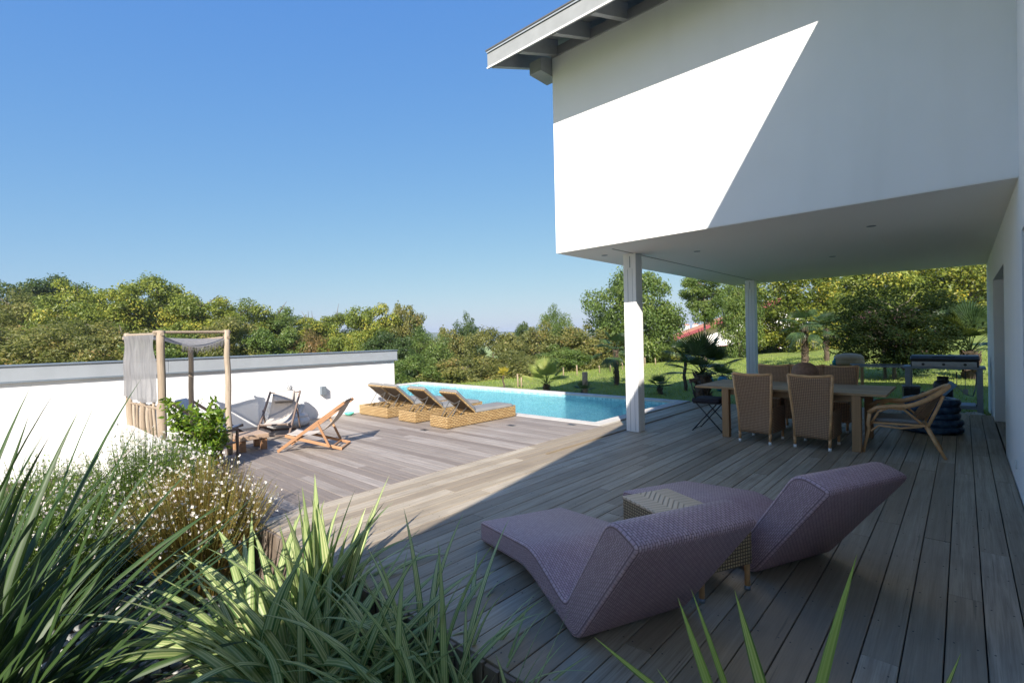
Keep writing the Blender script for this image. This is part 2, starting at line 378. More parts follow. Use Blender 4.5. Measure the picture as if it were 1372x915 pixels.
# lawn grass: short blades over the part the terrace looks at
rng = np.random.default_rng(5)
def blades(n, xr, yr, hgt, wid):
    V = []; Fq = []; T = []
    xs = rng.uniform(*xr, n); ys = rng.uniform(*yr, n)
    for x, y in zip(xs, ys):
        if x < 11.12 or (x < 12.0 and y < 2.2): continue
        z = hz(x, y)-0.01; a = rng.uniform(0, 2*PI); h = hgt*rng.uniform(.5, 1.3); b = rng.uniform(-.6, .6, 2)*h
        wx, wy = math.cos(a)*wid, math.sin(a)*wid; k = len(V)
        V += [(x-wx, y-wy, z), (x+wx, y+wy, z), (x+wx*.3+b[0], y+wy*.3+b[1], z+h), (x-wx*.3+b[0], y-wy*.3+b[1], z+h)]
        Fq.append((k, k+1, k+2, k+3)); T.append(rng.uniform())
    return V, Fq, T
L_GRASS = leafmat('grass_blade', [(0, (.16,.23,.035)), (.6, (.25,.33,.05)), (1, (.40,.42,.14))], 0.4, 0.6)
V, Fq, T = blades(30000, (11.1, 30), (-1, 19), 0.07, 0.012)
tag(fast('lawn_grass', V, Fq, T, L_GRASS), 'short grass of the lawn beyond pool and terrace', 'grass', kind='stuff')
# far hills
def ridge(name, D, x0, x1, hfun, depth, mat):
    n = 160; V = []; Fq = []; rows = 7
    for i in range(n+1):
        px = x0+(x1-x0)*i/n
        for j in range(rows):
            f = j/(rows-1); d = D+depth*f
            P = F*1.0; fx = Vector((math.cos(yaw), math.sin(yaw), 0)); rr = Vector((math.sin(yaw), -math.cos(yaw), 0))
            p = fx*d+rr*(px*d)
            h = hfun(px)*math.sin(PI*min(f*1.2, 1)/2)**0.7
            h += D*0.0022*noise.noise(Vector((px*28, f*6, D)))*f*2 + D*0.0011*noise.noise(Vector((px*150, f*30, D)))*f*2
            V.append((p.x, p.y, -26 + h))
    for i in range(n):
        for j in range(rows-1):
            a = i*rows+j; Fq.append((a, a+rows, a+rows+1, a+1))
    return tag(fast(name, V, Fq, [0.5]*len(Fq), mat, smooth=True), kind='structure')
q = N('far_woodland'); n1 = q.noise(q.obj(), 0.03, 6, 0.7)
q.p(Base_Color=q.ramp(n1, [(0.35, (.025,.045,.018)), (0.5, (.05,.075,.025)), (0.7, (.10,.12,.04))]), Roughness=1.0); FARW = q.m
ridge('hills', 900, -1.4, 1.4, lambda p: 26+ 900*(0.0085+0.004*noise.noise(Vector((p*3.1, 0, 1)))), 300, FARW)
ridge('hills', 1900, -1.4, 1.4, lambda p: 26+ 1900*(0.0150+0.004*noise.noise(Vector((p*2.3, 5, 1)))), 500, FARW)
# ------------------------------------------------------------------ decks
rd = random.Random(11)
def deck(name, along, a0, a1, b0, b1, width, mat, gap=0.006, lens=(2.2, 4.2), cutout=None, top=0.0, low=None):
    """boards run along axis `along`, from a0 to a1, side by side between b0 and b1"""
    mb = MB(); n = max(1, round((b1-b0)/width)); wd = (b1-b0)/n
    for i in range(n):
        b = b0+i*wd; segs = cutout(b+wd/2) if cutout else [(a0, a1)]
        for s0, s1 in segs:
            p = s0
            while p < s1-0.01:
                e = p+rd.uniform(*lens) if p > s0 else s0+rd.uniform(0.4, lens[1])
                if s1-e < 0.6: e = s1
                t = rd.random(); dz = rd.uniform(-.0012, .0012)+top
                if low and low(p, b+wd/2): dz -= 0.018
                q0, q1 = (p+0.0012, e-0.0012)
                if along == 'x': mb.box(q0, q1, b+gap/2, b+wd-gap/2, dz-0.027, dz, t=t)
                else: mb.box(b+gap/2, b+wd-gap/2, q0, q1, dz-0.027, dz, t=t)
                p = e
    return tag(mb.build(name, mat, bevel=0.0022, seg=1), kind='structure')
deck('terrace', 'x', 1.64, 11.07, -0.365, 4.56, 0.149, TERRACE, cutout=lambda b: [(1.64, 11.95 if b < 2.1 else (11.07 if b < 4.6 else 7.2))],
     low=lambda p, b: 3.92 < b < 4.07 and p > 2.9)
deck('pool_deck', 'y', 4.565, 9.69, 1.64, 7.215, 0.135, POOLDECK, lens=(1.4, 3.2), gap=0.004, top=0.001,
     cutout=lambda b: [(4.565, 9.69 if b < 6.66 else 14.55)])
mb = MB()
mb.box(1.70, 11.05, -0.365, 4.55, -0.14, -0.05); mb.box(1.70, 6.62, 4.56, 9.69, -0.14, -0.05); mb.box(6.63, 7.2, 4.57, 14.5, -0.14, -0.05); mb.box(11.06, 11.93, -0.365, 2.1, -0.14, -0.05)  # solid dark sheet below the boards, stands in for shade in the gaps
tag(mb.build('deck_underlay', simple('gap_shade', (.035,.03,.025), 0.9)), kind='structure')
mb = MB(); y = -0.36
while y < 6.4:
    mb.box(1.612, 1.636, y, y+0.092, -0.60, -0.006+rd.uniform(-.004, .002), t=rd.random()); y += 0.104
tag(mb.build('deck_skirt', SKIRT, bevel=0.002, seg=1), kind='structure')
mb = MB(); mb.box(1.72, 2.1, -0.36, 9.6, -0.9, -0.15)  # plain dark block behind the skirt boards
tag(mb.build('deck_footing', simple('dark_footing', (.10,.09,.08), 0.9)), kind='structure')
mb = MB(); wd_ = (4.56+.365)/33
for i_ in range(33):
    yc_ = -0.365+wd_*(i_+.5); x_ = 1.72
    while x_ < 6.2:
        if not 3.9 < yc_ < 4.09:
            for o_ in (-.045, .045): mb.lathe([(.0042, .0012), (.0042, .0024), (.0005, .0018)], 8, (x_+rd.uniform(-.006,.006), yc_+o_+rd.uniform(-.004,.004), 0))
        x_ += .50
tag(mb.build('deck_screws', simple('dull_screw_steel', (.07,.065,.06), .5, .2)), kind='structure')
# ------------------------------------------------------------------ pool
PX0, PX1, PY0, PY1, PD = 7.47, 10.83, 4.87, 14.42, -1.35
q = N('pool_tiles'); v = q.uv()
b = q.n('ShaderNodeTexBrick', {'Vector': v, 'Scale': 1.0, 'Color1': (.17,.44,.50,1), 'Color2': (.40,.70,.72,1), 'Mortar': (.46,.68,.70,1), 'Mortar Size': 0.003, 'Brick Width': 0.05, 'Row Height': 0.05}); b.offset = 0
q.p(Base_Color=b.outputs['Color'], Roughness=0.4); TILES = q.m
pl = empty('swimming_pool', ((PX0+PX1)/2, (PY0+PY1)/2, 0), 0, 'long narrow pool of light blue water behind the wicker sun loungers', 'swimming pool')
pl.location = (0, 0, 0)
mb = MB(); T_ = 0.1
mb.box(PX0-T_, PX1+T_, PY0-T_, PY1+T_, PD-0.15, PD)
mb.box(PX0-T_, PX0, PY0-T_, PY1+T_, PD, -0.045); mb.box(PX1, PX1+T_, PY0-T_, PY1+T_, PD, -0.045)
mb.box(PX0, PX1, PY0-T_, PY0, PD, -0.045); mb.box(PX0, PX1, PY1, PY1+T_, PD, -0.045)
mb.build('basin', TILES, pl)
mb = MB(); mb.box(8.1, 10.829, PY0+.001, 6.3, PD+.001, -0.78); mb.build('bathing_ledge', TILES, pl, bevel=0.01)
mb = MB()
for k in range(3): mb.box(PX0+.001+0.3*k, PX0+0.3*(k+1), PY0+.001, 6.1, PD+.002, -0.30-0.26*k)
mb.build('steps', TILES, pl, bevel=0.01)
mb = MB(); cw = 0.24; x = PY0-cw
def stones(x0, x1, y0, y1, ax):
    L = 0.5; a = y0 if ax == 'y' else x0; e = y1 if ax == 'y' else x1
    while a < e-0.01:
        b_ = min(a+L, e)
        if ax == 'y': mb.box(x0, x1, a+.0015, b_-.0015, -0.043, 0.006, t=rd.random())
        else: mb.box(a+.0015, b_-.0015, y0, y1, -0.043, 0.006, t=rd.random())
        a = b_
stones(PX0-cw, PX0+.01, PY0-cw, PY1+cw, 'y'); stones(PX1-.01, PX1+cw, PY0-cw, PY1+cw, 'y')
stones(PX0+.012, PX1-.012, PY0-cw, PY0+.01, 'x'); stones(PX0+.012, PX1-.012, PY1-.01, PY1+cw, 'x')
mb.build('coping', COPING, pl, bevel=0.004, seg=1)
q = N('pool_water'); v = q.obj(); n1 = q.noise(v, 5, 3, 0.5, 0.4); n2 = q.noise(v, 17, 2)
bp = q.n('ShaderNodeBump', {'Height': q.math('ADD', n1, q.math('MULTIPLY', n2, 0.3)), 'Strength': 0.9, 'Distance': 0.05})
gl = q.n('ShaderNodeBsdfGlossy', {'Color': (1,1,1,1), 'Roughness': 0.03, 'Normal': bp.outputs[0]})
rf = q.n('ShaderNodeBsdfRefraction', {'Color': (.80,.95,.985,1), 'Roughness': 0.0, 'IOR': 1.33, 'Normal': bp.outputs[0]})
tp = q.n('ShaderNodeBsdfTransparent', {'Color': (.62,.93,.98,1)})
m0 = q.n('ShaderNodeMixShader', {0: 0.55, 1: rf.outputs[0], 2: tp.outputs[0]})
fr = q.n('ShaderNodeFresnel', {'IOR': 1.33, 'Normal': bp.outputs[0]})
m1 = q.n('ShaderNodeMixShader', {0: q.math('MULTIPLY', fr.outputs[0], 0.55), 1: m0.outputs[0], 2: gl.outputs[0]}); q.t.links.new(m1.outputs[0], q.out.inputs[0]); WATER = q.m
mb = MB(); n0 = len(mb.v); mb.v += [(PX0+.001, PY0+.001, -0.10), (PX1-.001, PY0+.001, -0.10), (PX1-.001, PY1-.001, -0.10), (PX0+.001, PY1-.001, -0.10)]; mb.face((0,1,2,3))
tag(mb.build('water', WATER), kind='structure')
# ------------------------------------------------------------------ house
RS = 0.356                                    # roof pitch
ztop = lambda x: 5.85+RS*(x-5.30)             # roof covering
zun = lambda x: 5.862+RS*(x-6.15)             # underside of rafters
hs = empty('house', (0, 0, 0), 0, 'white rendered house overhanging the terrace on posts, with a grey eave', 'house')
XB = 14.15; XU = 7.4; XW = -4.4; YC = 0.3034; YS = 4.655
mb = MB()
mb.prism([(6.15,2.85),(XB,2.85),(XB,3.12),(XU,3.12),(XU,zun(XU)),(6.15,zun(6.15))], -0.37, YS)
for x0, x1, z0 in ((XW,3.2,-.7),(3.2,5.96,2.35),(5.96,8.47,-.7),(8.47,11.32,2.31),(11.32,XB,-.7)):
    if x1 <= 5.96: mb.prism([(x0,z0),(x1,z0),(x1,zun(x1)),(x0,zun(x0))], -0.8, -0.37001)
    elif x0 < 6: mb.prism([(x0,z0),(x1,z0),(x1,3.12),(XU,3.12),(XU,zun(XU)),(x0,zun(x0))], -0.8, -0.37001)
    else: mb.prism([(x0,z0),(x1,z0),(x1,3.12),(x0,3.12)], -0.8, -0.37001)
mb.prism([(XW,-.7),(XB,-.7),(XB,3.12),(XU,3.12),(XU,zun(XU)),(XW,zun(XW))], -7.0, -1.6)
mb.prism([(XW,2.6),(XB,2.6),(XB,3.12),(XU,3.12),(XU,zun(XU)),(XW,zun(XW))], -1.6, -0.8)
mb.box(XW, 3.2, -1.6, -0.8, -.7, 2.6); mb.box(5.96, 8.47, -1.6, -0.8, -.7, 2.6); mb.box(11.32, XB, -1.6, -0.8, -.7, 2.6)
mb.build('wall', WHITE, hs)
mb = MB(); mb.box(6.152, XB-.002, -0.3685, YS-.002, 2.838, 2.849); cl = mb.build('ceiling', SOFFIT, hs)
mb = MB(); mb.box(6.47, 13.6, 3.842, 3.862, 2.834, 2.8378); mb.build('slot', DARKGREY, cl)
for x, y in ((7.616,.834),(10.2,1.676),(7.73,3.08),(6.9,4.25)):
    mb = MB(); mb.lathe([(0.002,2.832),(0.03,2.832),(0.047,2.8335),(0.052,2.8379)], 20, (x,y,0)); mb.build('downlight', GALV, cl)
for x in (7.096, 13.1):
    po = MB().box(x, x+.21, 3.81, 4.03, 0.0, 2.838).build('pillar', POSTW, hs, bevel=0.006)
    mb = MB(); mb.box(x-.004, x-.001, 3.905, 3.917, 2.62, 2.80); mb.box(x-.0035, x-.001, 3.95, 3.954, 0.02, 2.6); mb.box(x-.0035, x-.001, 3.87, 3.873, 0.02, 2.6); mb.build('fixing_slot', GALV, po)
# openings
for x0, x1, zt in ((8.47,11.32,2.31),(3.2,5.96,2.35)):
    fr_ = MB(); g = MB(); fr_.box(x0+.02, x1-.02, -1.5, -1.44, 0.0, .06); fr_.box(x0+.02, x1-.02, -1.5, -1.44, zt-.07, zt-.01)
    n = 3
    for k in range(n+1):
        xx = x0+.02+(x1-x0-.1)*k/n; fr_.box(xx, xx+.06, -1.498, -1.442, .06, zt-.07)
    d = fr_.build('sliding_door', DARKGREY, hs, bevel=0.003); g.box(x0+.05, x1-.05, -1.478, -1.468, .06, zt-.07); 
    gm = N('door_glass'); gm.p(Base_Color=(.02,.025,.03,1), Roughness=0.05); g.build('pane', gm.m, d)
    MB().box(x0+.01, x1-.01, -1.43, -0.38, -0.10, -0.006, t=.4).build('threshold', TERRACE, hs)
mb = MB(); mb.box(6.80-.04, 6.80+.04, -0.3699, -0.358, .17, .25); so = mb.build('socket', simple('socket_plastic', (.66,.66,.63), 0.4, 0.03), hs, bevel=0.006)
MB().lathe([(0.001,0),(0.022,0),(0.025,0.006)], 16, (6.80, -.3575, .21)).build('cover', STONE, so) if False else None
# roof
rf_ = MB(); x0 = 5.30; t_ = .045
def roofslab(xa, xb, ya, yb, zoff, th): rf_.prism([(xa, ztop(xa)+zoff-th), (xb, ztop(xb)+zoff-th), (xb, ztop(xb)+zoff), (xa, ztop(xa)+zoff)], ya, yb)
roofslab(5.26, XU+.3, YC, 5.2, 0, t_); roofslab(XW-.9, XU+.3, -7.6, YC-.0005, 0, t_)
roof = rf_.build('roof', ZINC, hs)
mb = MB(); mb.prism([(5.275,5.572),(5.303,5.572),(5.303,5.80),(5.275,5.79)], YC, 5.2); fa = mb.build('fascia', GREYPAINT, roof, bevel=0.003)
mb = MB(); mb.box(5.265, 5.274, YC, 5.205, 5.565, 5.585); mb.build('drip_trim', WHITE, fa)
mb = MB(); mb.box(5.250, 5.262, YC, 5.215, 5.818, 5.838); mb.build('gutter_edge', DARKGREY, fa)
# planked soffit between rafters
pk = MB(); xx = 5.31
while xx < 6.5:
    pk.prism([(xx, ztop(xx)-t_-.018), (xx+.097, ztop(xx+.097)-t_-.018), (xx+.097, ztop(xx+.097)-t_-.0015), (xx, ztop(xx)-t_-.0015)], YC+.01, 5.19, t=rd.random()); xx += .1
pk.build('soffit_board', simple('grey_soffit_plank', (.25,.255,.25), 0.6, 0.15), roof)
yy = 5.10; k = 0
while yy > YC:
    mb = MB(); mb.prism([(5.305, zun(5.305)), (6.149 if yy < YS else 6.9, zun(6.149 if yy < YS else 6.9)), (6.149 if yy < YS else 6.9, ztop(6.149 if yy < YS else 6.9)-t_-.02), (5.305, ztop(5.305)-t_-.02)], yy-.04, yy+.04)
    mb.build('rafter', GREYPAINT, roof, bevel=0.003); yy -= 0.53 if yy > 4.9 else 0.60
mb = MB(); mb.prism([(5.87,5.57),(6.30,5.57),(6.30,zun(6.30)-.004),(5.87,zun(5.87)-.004)], YS+.003, 4.88); mb.box(6.1205, 6.148, YC, YS, zun(6.1), zun(6.1)+.14); mb.build('wall_beam', GREYPAINT, roof, bevel=0.004)
# rake board of the wing
mb = MB(); mb.prism([(XW-.9, ztop(XW-.9)-.28), (5.30, ztop(5.30)-.28), (5.30, ztop(5.30)-.001), (XW-.9, ztop(XW-.9)-.001)], YC-.03, YC-.001); mb.build('rake_board', GREYPAINT, roof)
# ------------------------------------------------------------------ garden wall on the left
gw = empty('garden_wall', (0, 9.75, 0), 0, 'long white rendered wall with grey metal coping on the left of the deck', 'wall')
mb = MB(); mb.box(-9, 6.58, 0, .28, -3.2, 1.09); mb.build('wall_face', WHITE, gw)
mb = MB()
for k_ in range(7): mb.box(-9+2.235*k_+(.002 if k_ else 0), -9+2.235*(k_+1)-.002, -.045, .33, 1.091, 1.305)
cp_ = mb.build('coping', ZINC, gw, bevel=0.004)
mb = MB(); mb.box(-9, 6.655, -.065, .35, 1.3055, 1.322); mb.box(-9, 6.65, -.056, -.046, 1.075, 1.10); mb.build('coping_trim', GALV, cp_)
lw = empty('low_wall', (1.25, 6.45, 0), 0, 'low white rendered parapet wall behind the flowering bushes, beside the curtained shelter', 'wall')
mb = MB(); mb.box(0, .22, 0, 3.29, -.62, .40); mb.build('wall_face', WHITE, lw, bevel=0.008)
mb = MB(); mb.box(-.012, .232, -.012, 3.289, .4005, .445); mb.build('wall_cap', simple('cream_wall_cap', (.66,.63,.56), 0.9, 0.08), lw, bevel=0.012)
# wall lamp
wl = empty('wall_lamp', (4.82, 9.75, .55), 0, 'small grey cube lamp fixed on the white garden wall', 'wall lamp')
MB().box(-.055, .055, -.10, -.012, -.085, .085).build('housing', GALV, wl, bevel=0.006); MB().box(-.04, .04, -.0118, -.0005, -.06, .06).build('back_plate', DARKGREY, wl)
# ------------------------------------------------------------------ purple woven chaises
PROF = [(0,.0),(0,.153),(.888,.292),(1.290,.150),(1.71,.745),(1.925,.675),(1.40,.0),(.809,.135)]
def smooth_poly(P, r, n=5):
    out = []
    for i, p in enumerate(P):
        p = Vector(p); a = Vector(P[i-1]); b = Vector(P[(i+1) % len(P)])
        da = (a-p); db = (b-p); rr = min(r[i], da.length*.45, db.length*.45)
        p0 = p+da.normalized()*rr; p1 = p+db.normalized()*rr
        for k in range(n+1):
            t = k/n; out.append(tuple(p0*(1-t)**2 + p*2*t*(1-t) + p1*t*t))
    return out
def make_chaise(loc, ang, label):
    r = empty('chaise_longue', loc, ang, label, 'chaise longue', 'purple woven chaises longues on the shaded terrace')
    poly = smooth_poly(PROF, [.03,.04,.12,.05,.13,.05,.07,.14])
    W = .70; n = len(poly); mb = MB(); L = [0]
    rings = []
    # rounded long edges: inset rings
    cx_ = sum(p[0] for p in poly)/n
    def inset(d):
        out = []
        for i in range(n):
            a = Vector(poly[i-1]); b = Vector(poly[(i+1) % n]); t = (b-a).normalized(); nn = Vector((-t.y, t.x))
            out.append((poly[i][0]-nn.x*d*sgn, poly[i][1]-nn.y*d*sgn))
        return out
    area = sum(poly[i][0]*poly[(i+1) % n][1]-poly[(i+1) % n][0]*poly[i][1] for i in range(n)); sgn = -1 if area > 0 else 1
    for y, d in ((0,.022),(.004,.008),(.018,0),(W-.018,0),(W-.004,.008),(W,.022)):
        P = inset(d) if d else poly; rings.append([len(mb.v)+i for i in range(n)]); mb.v += [(a, y, b) for a, b in P]; L.append(y)
    ys = [0,.004,.018,W-.018,W-.004,W]; cum = [0]
    for i in range(n): cum.append(cum[-1]+math.dist(poly[i], poly[(i+1) % n]))
    for k in range(5):
        for i in range(n):
            j = (i+1) % n; mb.face((rings[k][i], rings[k][j], rings[k+1][j], rings[k+1][i]), [(cum[i], ys[k]*1), (cum[i+1], ys[k]), (cum[i+1], ys[k+1]), (cum[i], ys[k+1])], sm=True)
    # side caps: quads between matching top/bottom samples keep the weave straight
    pr = [(6+k, 5-k) for k in range(6)]+[(12+k, 47-k) for k in range(6)]+[(18+k, 41-k) for k in range(6)]+[(24+k, 35-k) for k in range(6)]
    for rg in (rings[0], rings[-1]):
        for (a0, b0), (a1, b1) in zip(pr[:-1], pr[1:]):
            q4 = (rg[a0], rg[a1], rg[b1], rg[b0]); ca, cb = cum[a0], cum[a1]
            ha = math.dist(poly[a0], poly[b0]); hb2 = math.dist(poly[a1], poly[b1]); mb.face(q4, [(ca, ha), (cb, hb2), (cb, 0), (ca, 0)], sm=False)
    b = mb.build('woven_body', PURPLE, r)
    for x, y in ((.08,.06),(.08,.62),(1.34,.06),(1.34,.62)):
        MB().lathe([(.001,0),(.02,0),(.02,.022),(.001,.022)], 12, (x,y,.0)).build('foot', DARKGREY, r)
    return r
c1 = make_chaise((2.583,2.737,.004), -1.988, 'purple woven chaise longue nearest the camera, in front of the wicker side table')
c2 = make_chaise((3.899,2.272,.004), -2.008, 'purple woven chaise longue behind the wicker side table, nearer the dining table')
# wicker side table between them
st = empty('side_table', (2.78,1.12,0), R(-25.2), 'beige wicker side table with zigzag woven top between the two purple chaises', 'side table')
# local: x right (towards +X), y along length .83
Wt, Lt, Ht = .39, .75, .405
mb = MB()
mb.box(0, Wt, 0, .012, .16, Ht-.02); mb.box(0, Wt, Lt-.012, Lt, .16, Ht-.02); mb.box(0, .012, .012, Lt-.012, .16, Ht-.02); mb.box(Wt-.012, Wt, .012, Lt-.012, .16, Ht-.02)
mb.build('woven_apron', TABLEWEAVE, st)
q = N('zigzag_weave'); v = q.uv(); sx = q.n('ShaderNodeSeparateXYZ', {0: v})
zz = q.math('PINGPONG', sx.outputs[0], .13); f = q.math('FRACT', q.math('MULTIPLY', q.math('ADD', sx.outputs[1], zz), 21.0))
rid = q.ramp(f, [(0.0, (.10,.10,.10)), (0.12, (1,1,1)), (0.7, (.95,.95,.95)), (0.95, (.12,.12,.12))])
fine = q.math('FRACT', q.math('MULTIPLY', sx.outputs[0], 90.0))
q.p(Base_Color=q.mix(q.math('MULTIPLY', fine, .2), q.mix(rid, (.30,.20,.12), (.74,.54,.36)), (.40,.28,.17)), Roughness=.5); q.bump(rid, .9, .006)
MB().box(-.008, Wt+.008, -.008, Lt+.008, Ht-.0195, Ht).build('woven_top', q.m, st, bevel=.006)
for x, y in ((.018,.018),(Wt-.018,.018),(.018,Lt-.018),(Wt-.018,Lt-.018)):
    lg = MB().tube([(x,y,.025),(x,y,Ht-.021)], .017, 12).build('leg', RATTAN, st); MB().tube([(x,y,0),(x,y,.0245)], .0185, 12).build('leg_cap', GALV, lg)
# ------------------------------------------------------------------ wicker sun loungers by the pool
def make_lounger(x, y, ang, W, label, L=1.72, double=False):
    r = empty('sun_lounger', (x, y, 0), ang, label, 'sun lounger', 'wicker sun loungers in a row beside the pool')
    t = .035
    mb = MB(); mb.box(0, t, 0, W, .012, .205); mb.box(L-t, L, 0, W, .012, .225); mb.box(t, L-t, 0, t, .012, .205); mb.box(t, L-t, W-t, W, .012, .205)
    b = mb.build('wicker_base', HONEY, r, bevel=.008)
    MB().box(.03, L-.03, .03, W-.03, .0, .0115).build('plinth', DARKGREY, r)
    MB().box(.65, L-t, t, W-t, .16, .198).build('seat_deck', HONEY, r)
    n = 2 if double else 1; w1 = (W-.01*(n-1))/n
    if double: MB().box(t, .65, W/2-.02, W/2+.02, .10, .20).build('middle_rail', HONEY, r)
    for k in range(n):
        y0 = k*(w1+.01); a = R(40); hx, hz_ = .66, .205; bl = .60
        M = Matrix.Translation((hx, 0, hz_)) @ Matrix.Rotation(a, 4, 'Y')   # local -x goes up the back
        fr_ = MB(); fw = .045
        fr_.box(-bl, 0, y0+.012, y0+fw, 0, .03, M); fr_.box(-bl, 0, y0+w1-fw, y0+w1-.012, 0, .03, M); fr_.box(-bl, -bl+.05, y0+fw, y0+w1-fw, 0, .03, M); fr_.box(-.05, 0, y0+fw, y0+w1-fw, 0, .03, M)
        bk = fr_.build('backrest', HONEY, r, bevel=.006)
        MB().box(-bl+.05, -.05, y0+fw, y0+w1-fw, .012, .026, M).build('back_panel', simple('brown_sling', (.13,.09,.055), .8, .2, 30, .3), bk)
        # one folded cushion: back + seat
        cu = MB(); th = .055
        def cush(u, v_):
            s_ = u*(bl+1.02); e = .5-abs(v_-.5); puff = th*(1-max(0, 1-e*16)**2*.75)
            yy = y0+.004+v_*(w1-.008)
            if s_ < bl: p = M @ Vector((-bl+s_, yy, .031+puff))
            else: p = Vector((hx+(s_-bl), yy, .205+puff))
            if u > .985: p.z -= .03*(u-.985)/.015
            return p
        nb = len(cu.v); cu.sheet(cush, 40, 14)
        def cushb(u, v_):
            s_ = u*(bl+1.02); yy = y0+.004+v_*(w1-.008)
            if s_ < bl: return M @ Vector((-bl+s_, yy, .0315))
            return Vector((hx+(s_-bl), yy, .2065))
        n2 = len(cu.v); cu.sheet(cushb, 40, 14); nv = 15
        for i in range(40):
            for j in (0, 14):
                cu.face((nb+i*nv+j, nb+(i+1)*nv+j, n2+(i+1)*nv+j, n2+i*nv+j), sm=True)
        for j in range(14):
            for i in (0, 40): cu.face((nb+i*nv+j, nb+i*nv+j+1, n2+i*nv+j+1, n2+i*nv+j), sm=True)
        cu.build('cushion', CUSH, r)
        # ratchet struts
        ms = MB()
        for yy in (y0+.10, y0+w1-.10):
            p = M @ Vector((-.36, yy, -.006)); ms.tube([(.16, yy, .13), tuple(p)], .007, 8); ms.tube([(.30, yy, .12), tuple(M @ Vector((-.16, yy, -.004)))], .006, 8)
            ms.box(.11, .34, yy-.012, yy+.012, .105, .13)
        p1 = M @ Vector((-.40, y0+.05, -.012)); p2 = M @ Vector((-.40, y0+w1-.05, -.012)); mid = M @ Vector((-.33, y0+w1/2, -.05))
        ms.tube([p1, (p1+mid)/2+Vector((0,0,-.005)), mid, (p2+mid)/2+Vector((0,0,-.005)), p2], .007, 8)
        ms.build('ratchet_frame', DARKGREY, r)
    return r
make_lounger(5.437, 6.53, R(-1.2), .48, 'single wicker sun lounger nearest the camera, its full long side showing')
make_lounger(5.475, 7.48, R(-.5), .54, 'single wicker sun lounger in the middle, between the double one and the nearest')
make_lounger(5.485, 8.41, R(0), 1.04, 'wide double wicker sun lounger with two raised backrests beside the white wall', double=True)
for x, y in ((6.36,5.89),(7.03,5.07),(5.18,6.82)):
    pass
for (x, y), lb in zip(((6.36,5.89),(7.03,5.07),(5.18,6.82)), ('small dark flush skimmer lid right of the nearest wicker lounger', 'small dark flush skimmer lid by the near corner of the pool', 'small dark flush skimmer lid in front of the middle wicker lounger')):
    d = empty('skimmer_lid', (x, y, .001), 0, lb, 'skimmer lid', 'small flush skimmer lids let into the pool deck')
    MB().box(-.05, .05, -.075, .075, .0, .005).build('lid_rim', DARKGREY, d, bevel=.001); MB().box(-.035, .035, -.055, .055, .0052, .0065).build('lens', BLACK, d)  # flush skimmer lid
hb = empty('plastic_bowl', (5.28, 9.5, .001), 0, 'small turquoise plastic bowl on the deck at the foot of the white wall', 'bowl')
MB().lathe([(.05,0),(.09,.03),(.105,.06),(.100,.06),(.085,.033),(.045,.006),(.001,.006)], 24).build('bowl', simple('turquoise_plastic', (.12,.55,.42), .3, .05), hb)
# ------------------------------------------------------------------ dining table and chairs
TX0, TX1, TY0, TY1, TZ = 7.50, 8.72, .70, 3.06, .745
tb = empty('dining_table', (TX0, TY0, 0), 0, 'long teak dining table with thick legs under the house overhang', 'table')
Lx, Ly = TX1-TX0, TY1-TY0
mb = MB(); n = 9; y0 = 0
for k in range(n): mb.box(Lx*k/n+.002, Lx*(k+1)/n-.002, 0, Ly, TZ-.032, TZ, t=rd.random())
mb.build('tabletop', TEAK, tb, bevel=.004)
mb = MB(); mb.box(.10, .125, .30, Ly-.40, TZ-.12, TZ-.033, t=.3); mb.box(Lx-.125, Lx-.10, .30, Ly-.40, TZ-.12, TZ-.033, t=.3); mb.box(.13, Lx-.13, .30, .325, TZ-.12, TZ-.033, t=.4); mb.box(.13, Lx-.13, Ly-.425, Ly-.40, TZ-.12, TZ-.033, t=.4); mb.build('apron', TEAK, tb)
for x in (.02, Lx-.11):
    for y in (.26, Ly-.49): MB().box(x, x+.09, y, y+.10, 0, TZ-.033, t=rd.random()).build('leg', TEAKLEG, tb, bevel=.006)
def make_chair(label):
    r = empty('wicker_chair', (0,0,0), 0, label, 'chair', 'tall wicker dining chairs around the teak table')
    # back at x=0, faces +x; width along y centred
    def wd(z): return .20+.052*(z-.14)/.83
    def outer(u, v_):
        z = .14+.83*v_; s_ = (u-.5)*2; sag = -.02*(1-s_*s_)*(v_**4); x = -.075*(max(0, z-.42)/.55)**1.2+.035*(1-s_*s_)*.6
        return Vector((x, s_*wd(z), z+sag))
    mb = MB(); mb.sheet(outer, 12, 18)
    mb.uv = [[((a-.5)*.5, b*.83) for a, b in uv] for uv in mb.uv]
    mb.build('backrest', CHAIRWEAVE, r, solid=.03)
    mb = MB()
    for s_ in (-1, 1): mb.tube([(.0, s_*.20, .13), (.0, s_*.215, .42), (-.04, s_*.238, .72), (-.077, s_*.253, .975)], .018, 10)
    mb.tube([(-.077, -.253, .972), (-.062, -.12, .955), (-.058, 0, .95), (-.062, .12, .955), (-.077, .253, .972)], .02, 10)
    mb.build('back_frame', RATTAN, r)
    mb = MB(); mb.box(.03, .52, -.22, .22, .40, .455); mb.box(.03, .52, -.232, -.2201, .15, .50); mb.box(.03, .52, .2201, .232, .15, .50); mb.box(.508, .52, -.22, .22, .15, .40)
    mb.build('seat', CHAIRWEAVE, r, bevel=.008)
    for x, s_ in ((.0,-1),(.0,1),(.50,-1),(.50,1)):
        lg = MB().tube([(x, s_*.20, .04), (x, s_*.203, .15)], .0175, 10).build('leg', RATTAN, r)
        MB().tube([(x, s_*.20, 0), (x, s_*.20, .0395)], .0185, 10).build('leg_cap', WHITE, lg)
    return r
ch = make_chair('left of the two wicker chairs on the near side of the dining table')
ch.location = (7.345, 2.165, 0); ch.rotation_euler.z = R(-4)
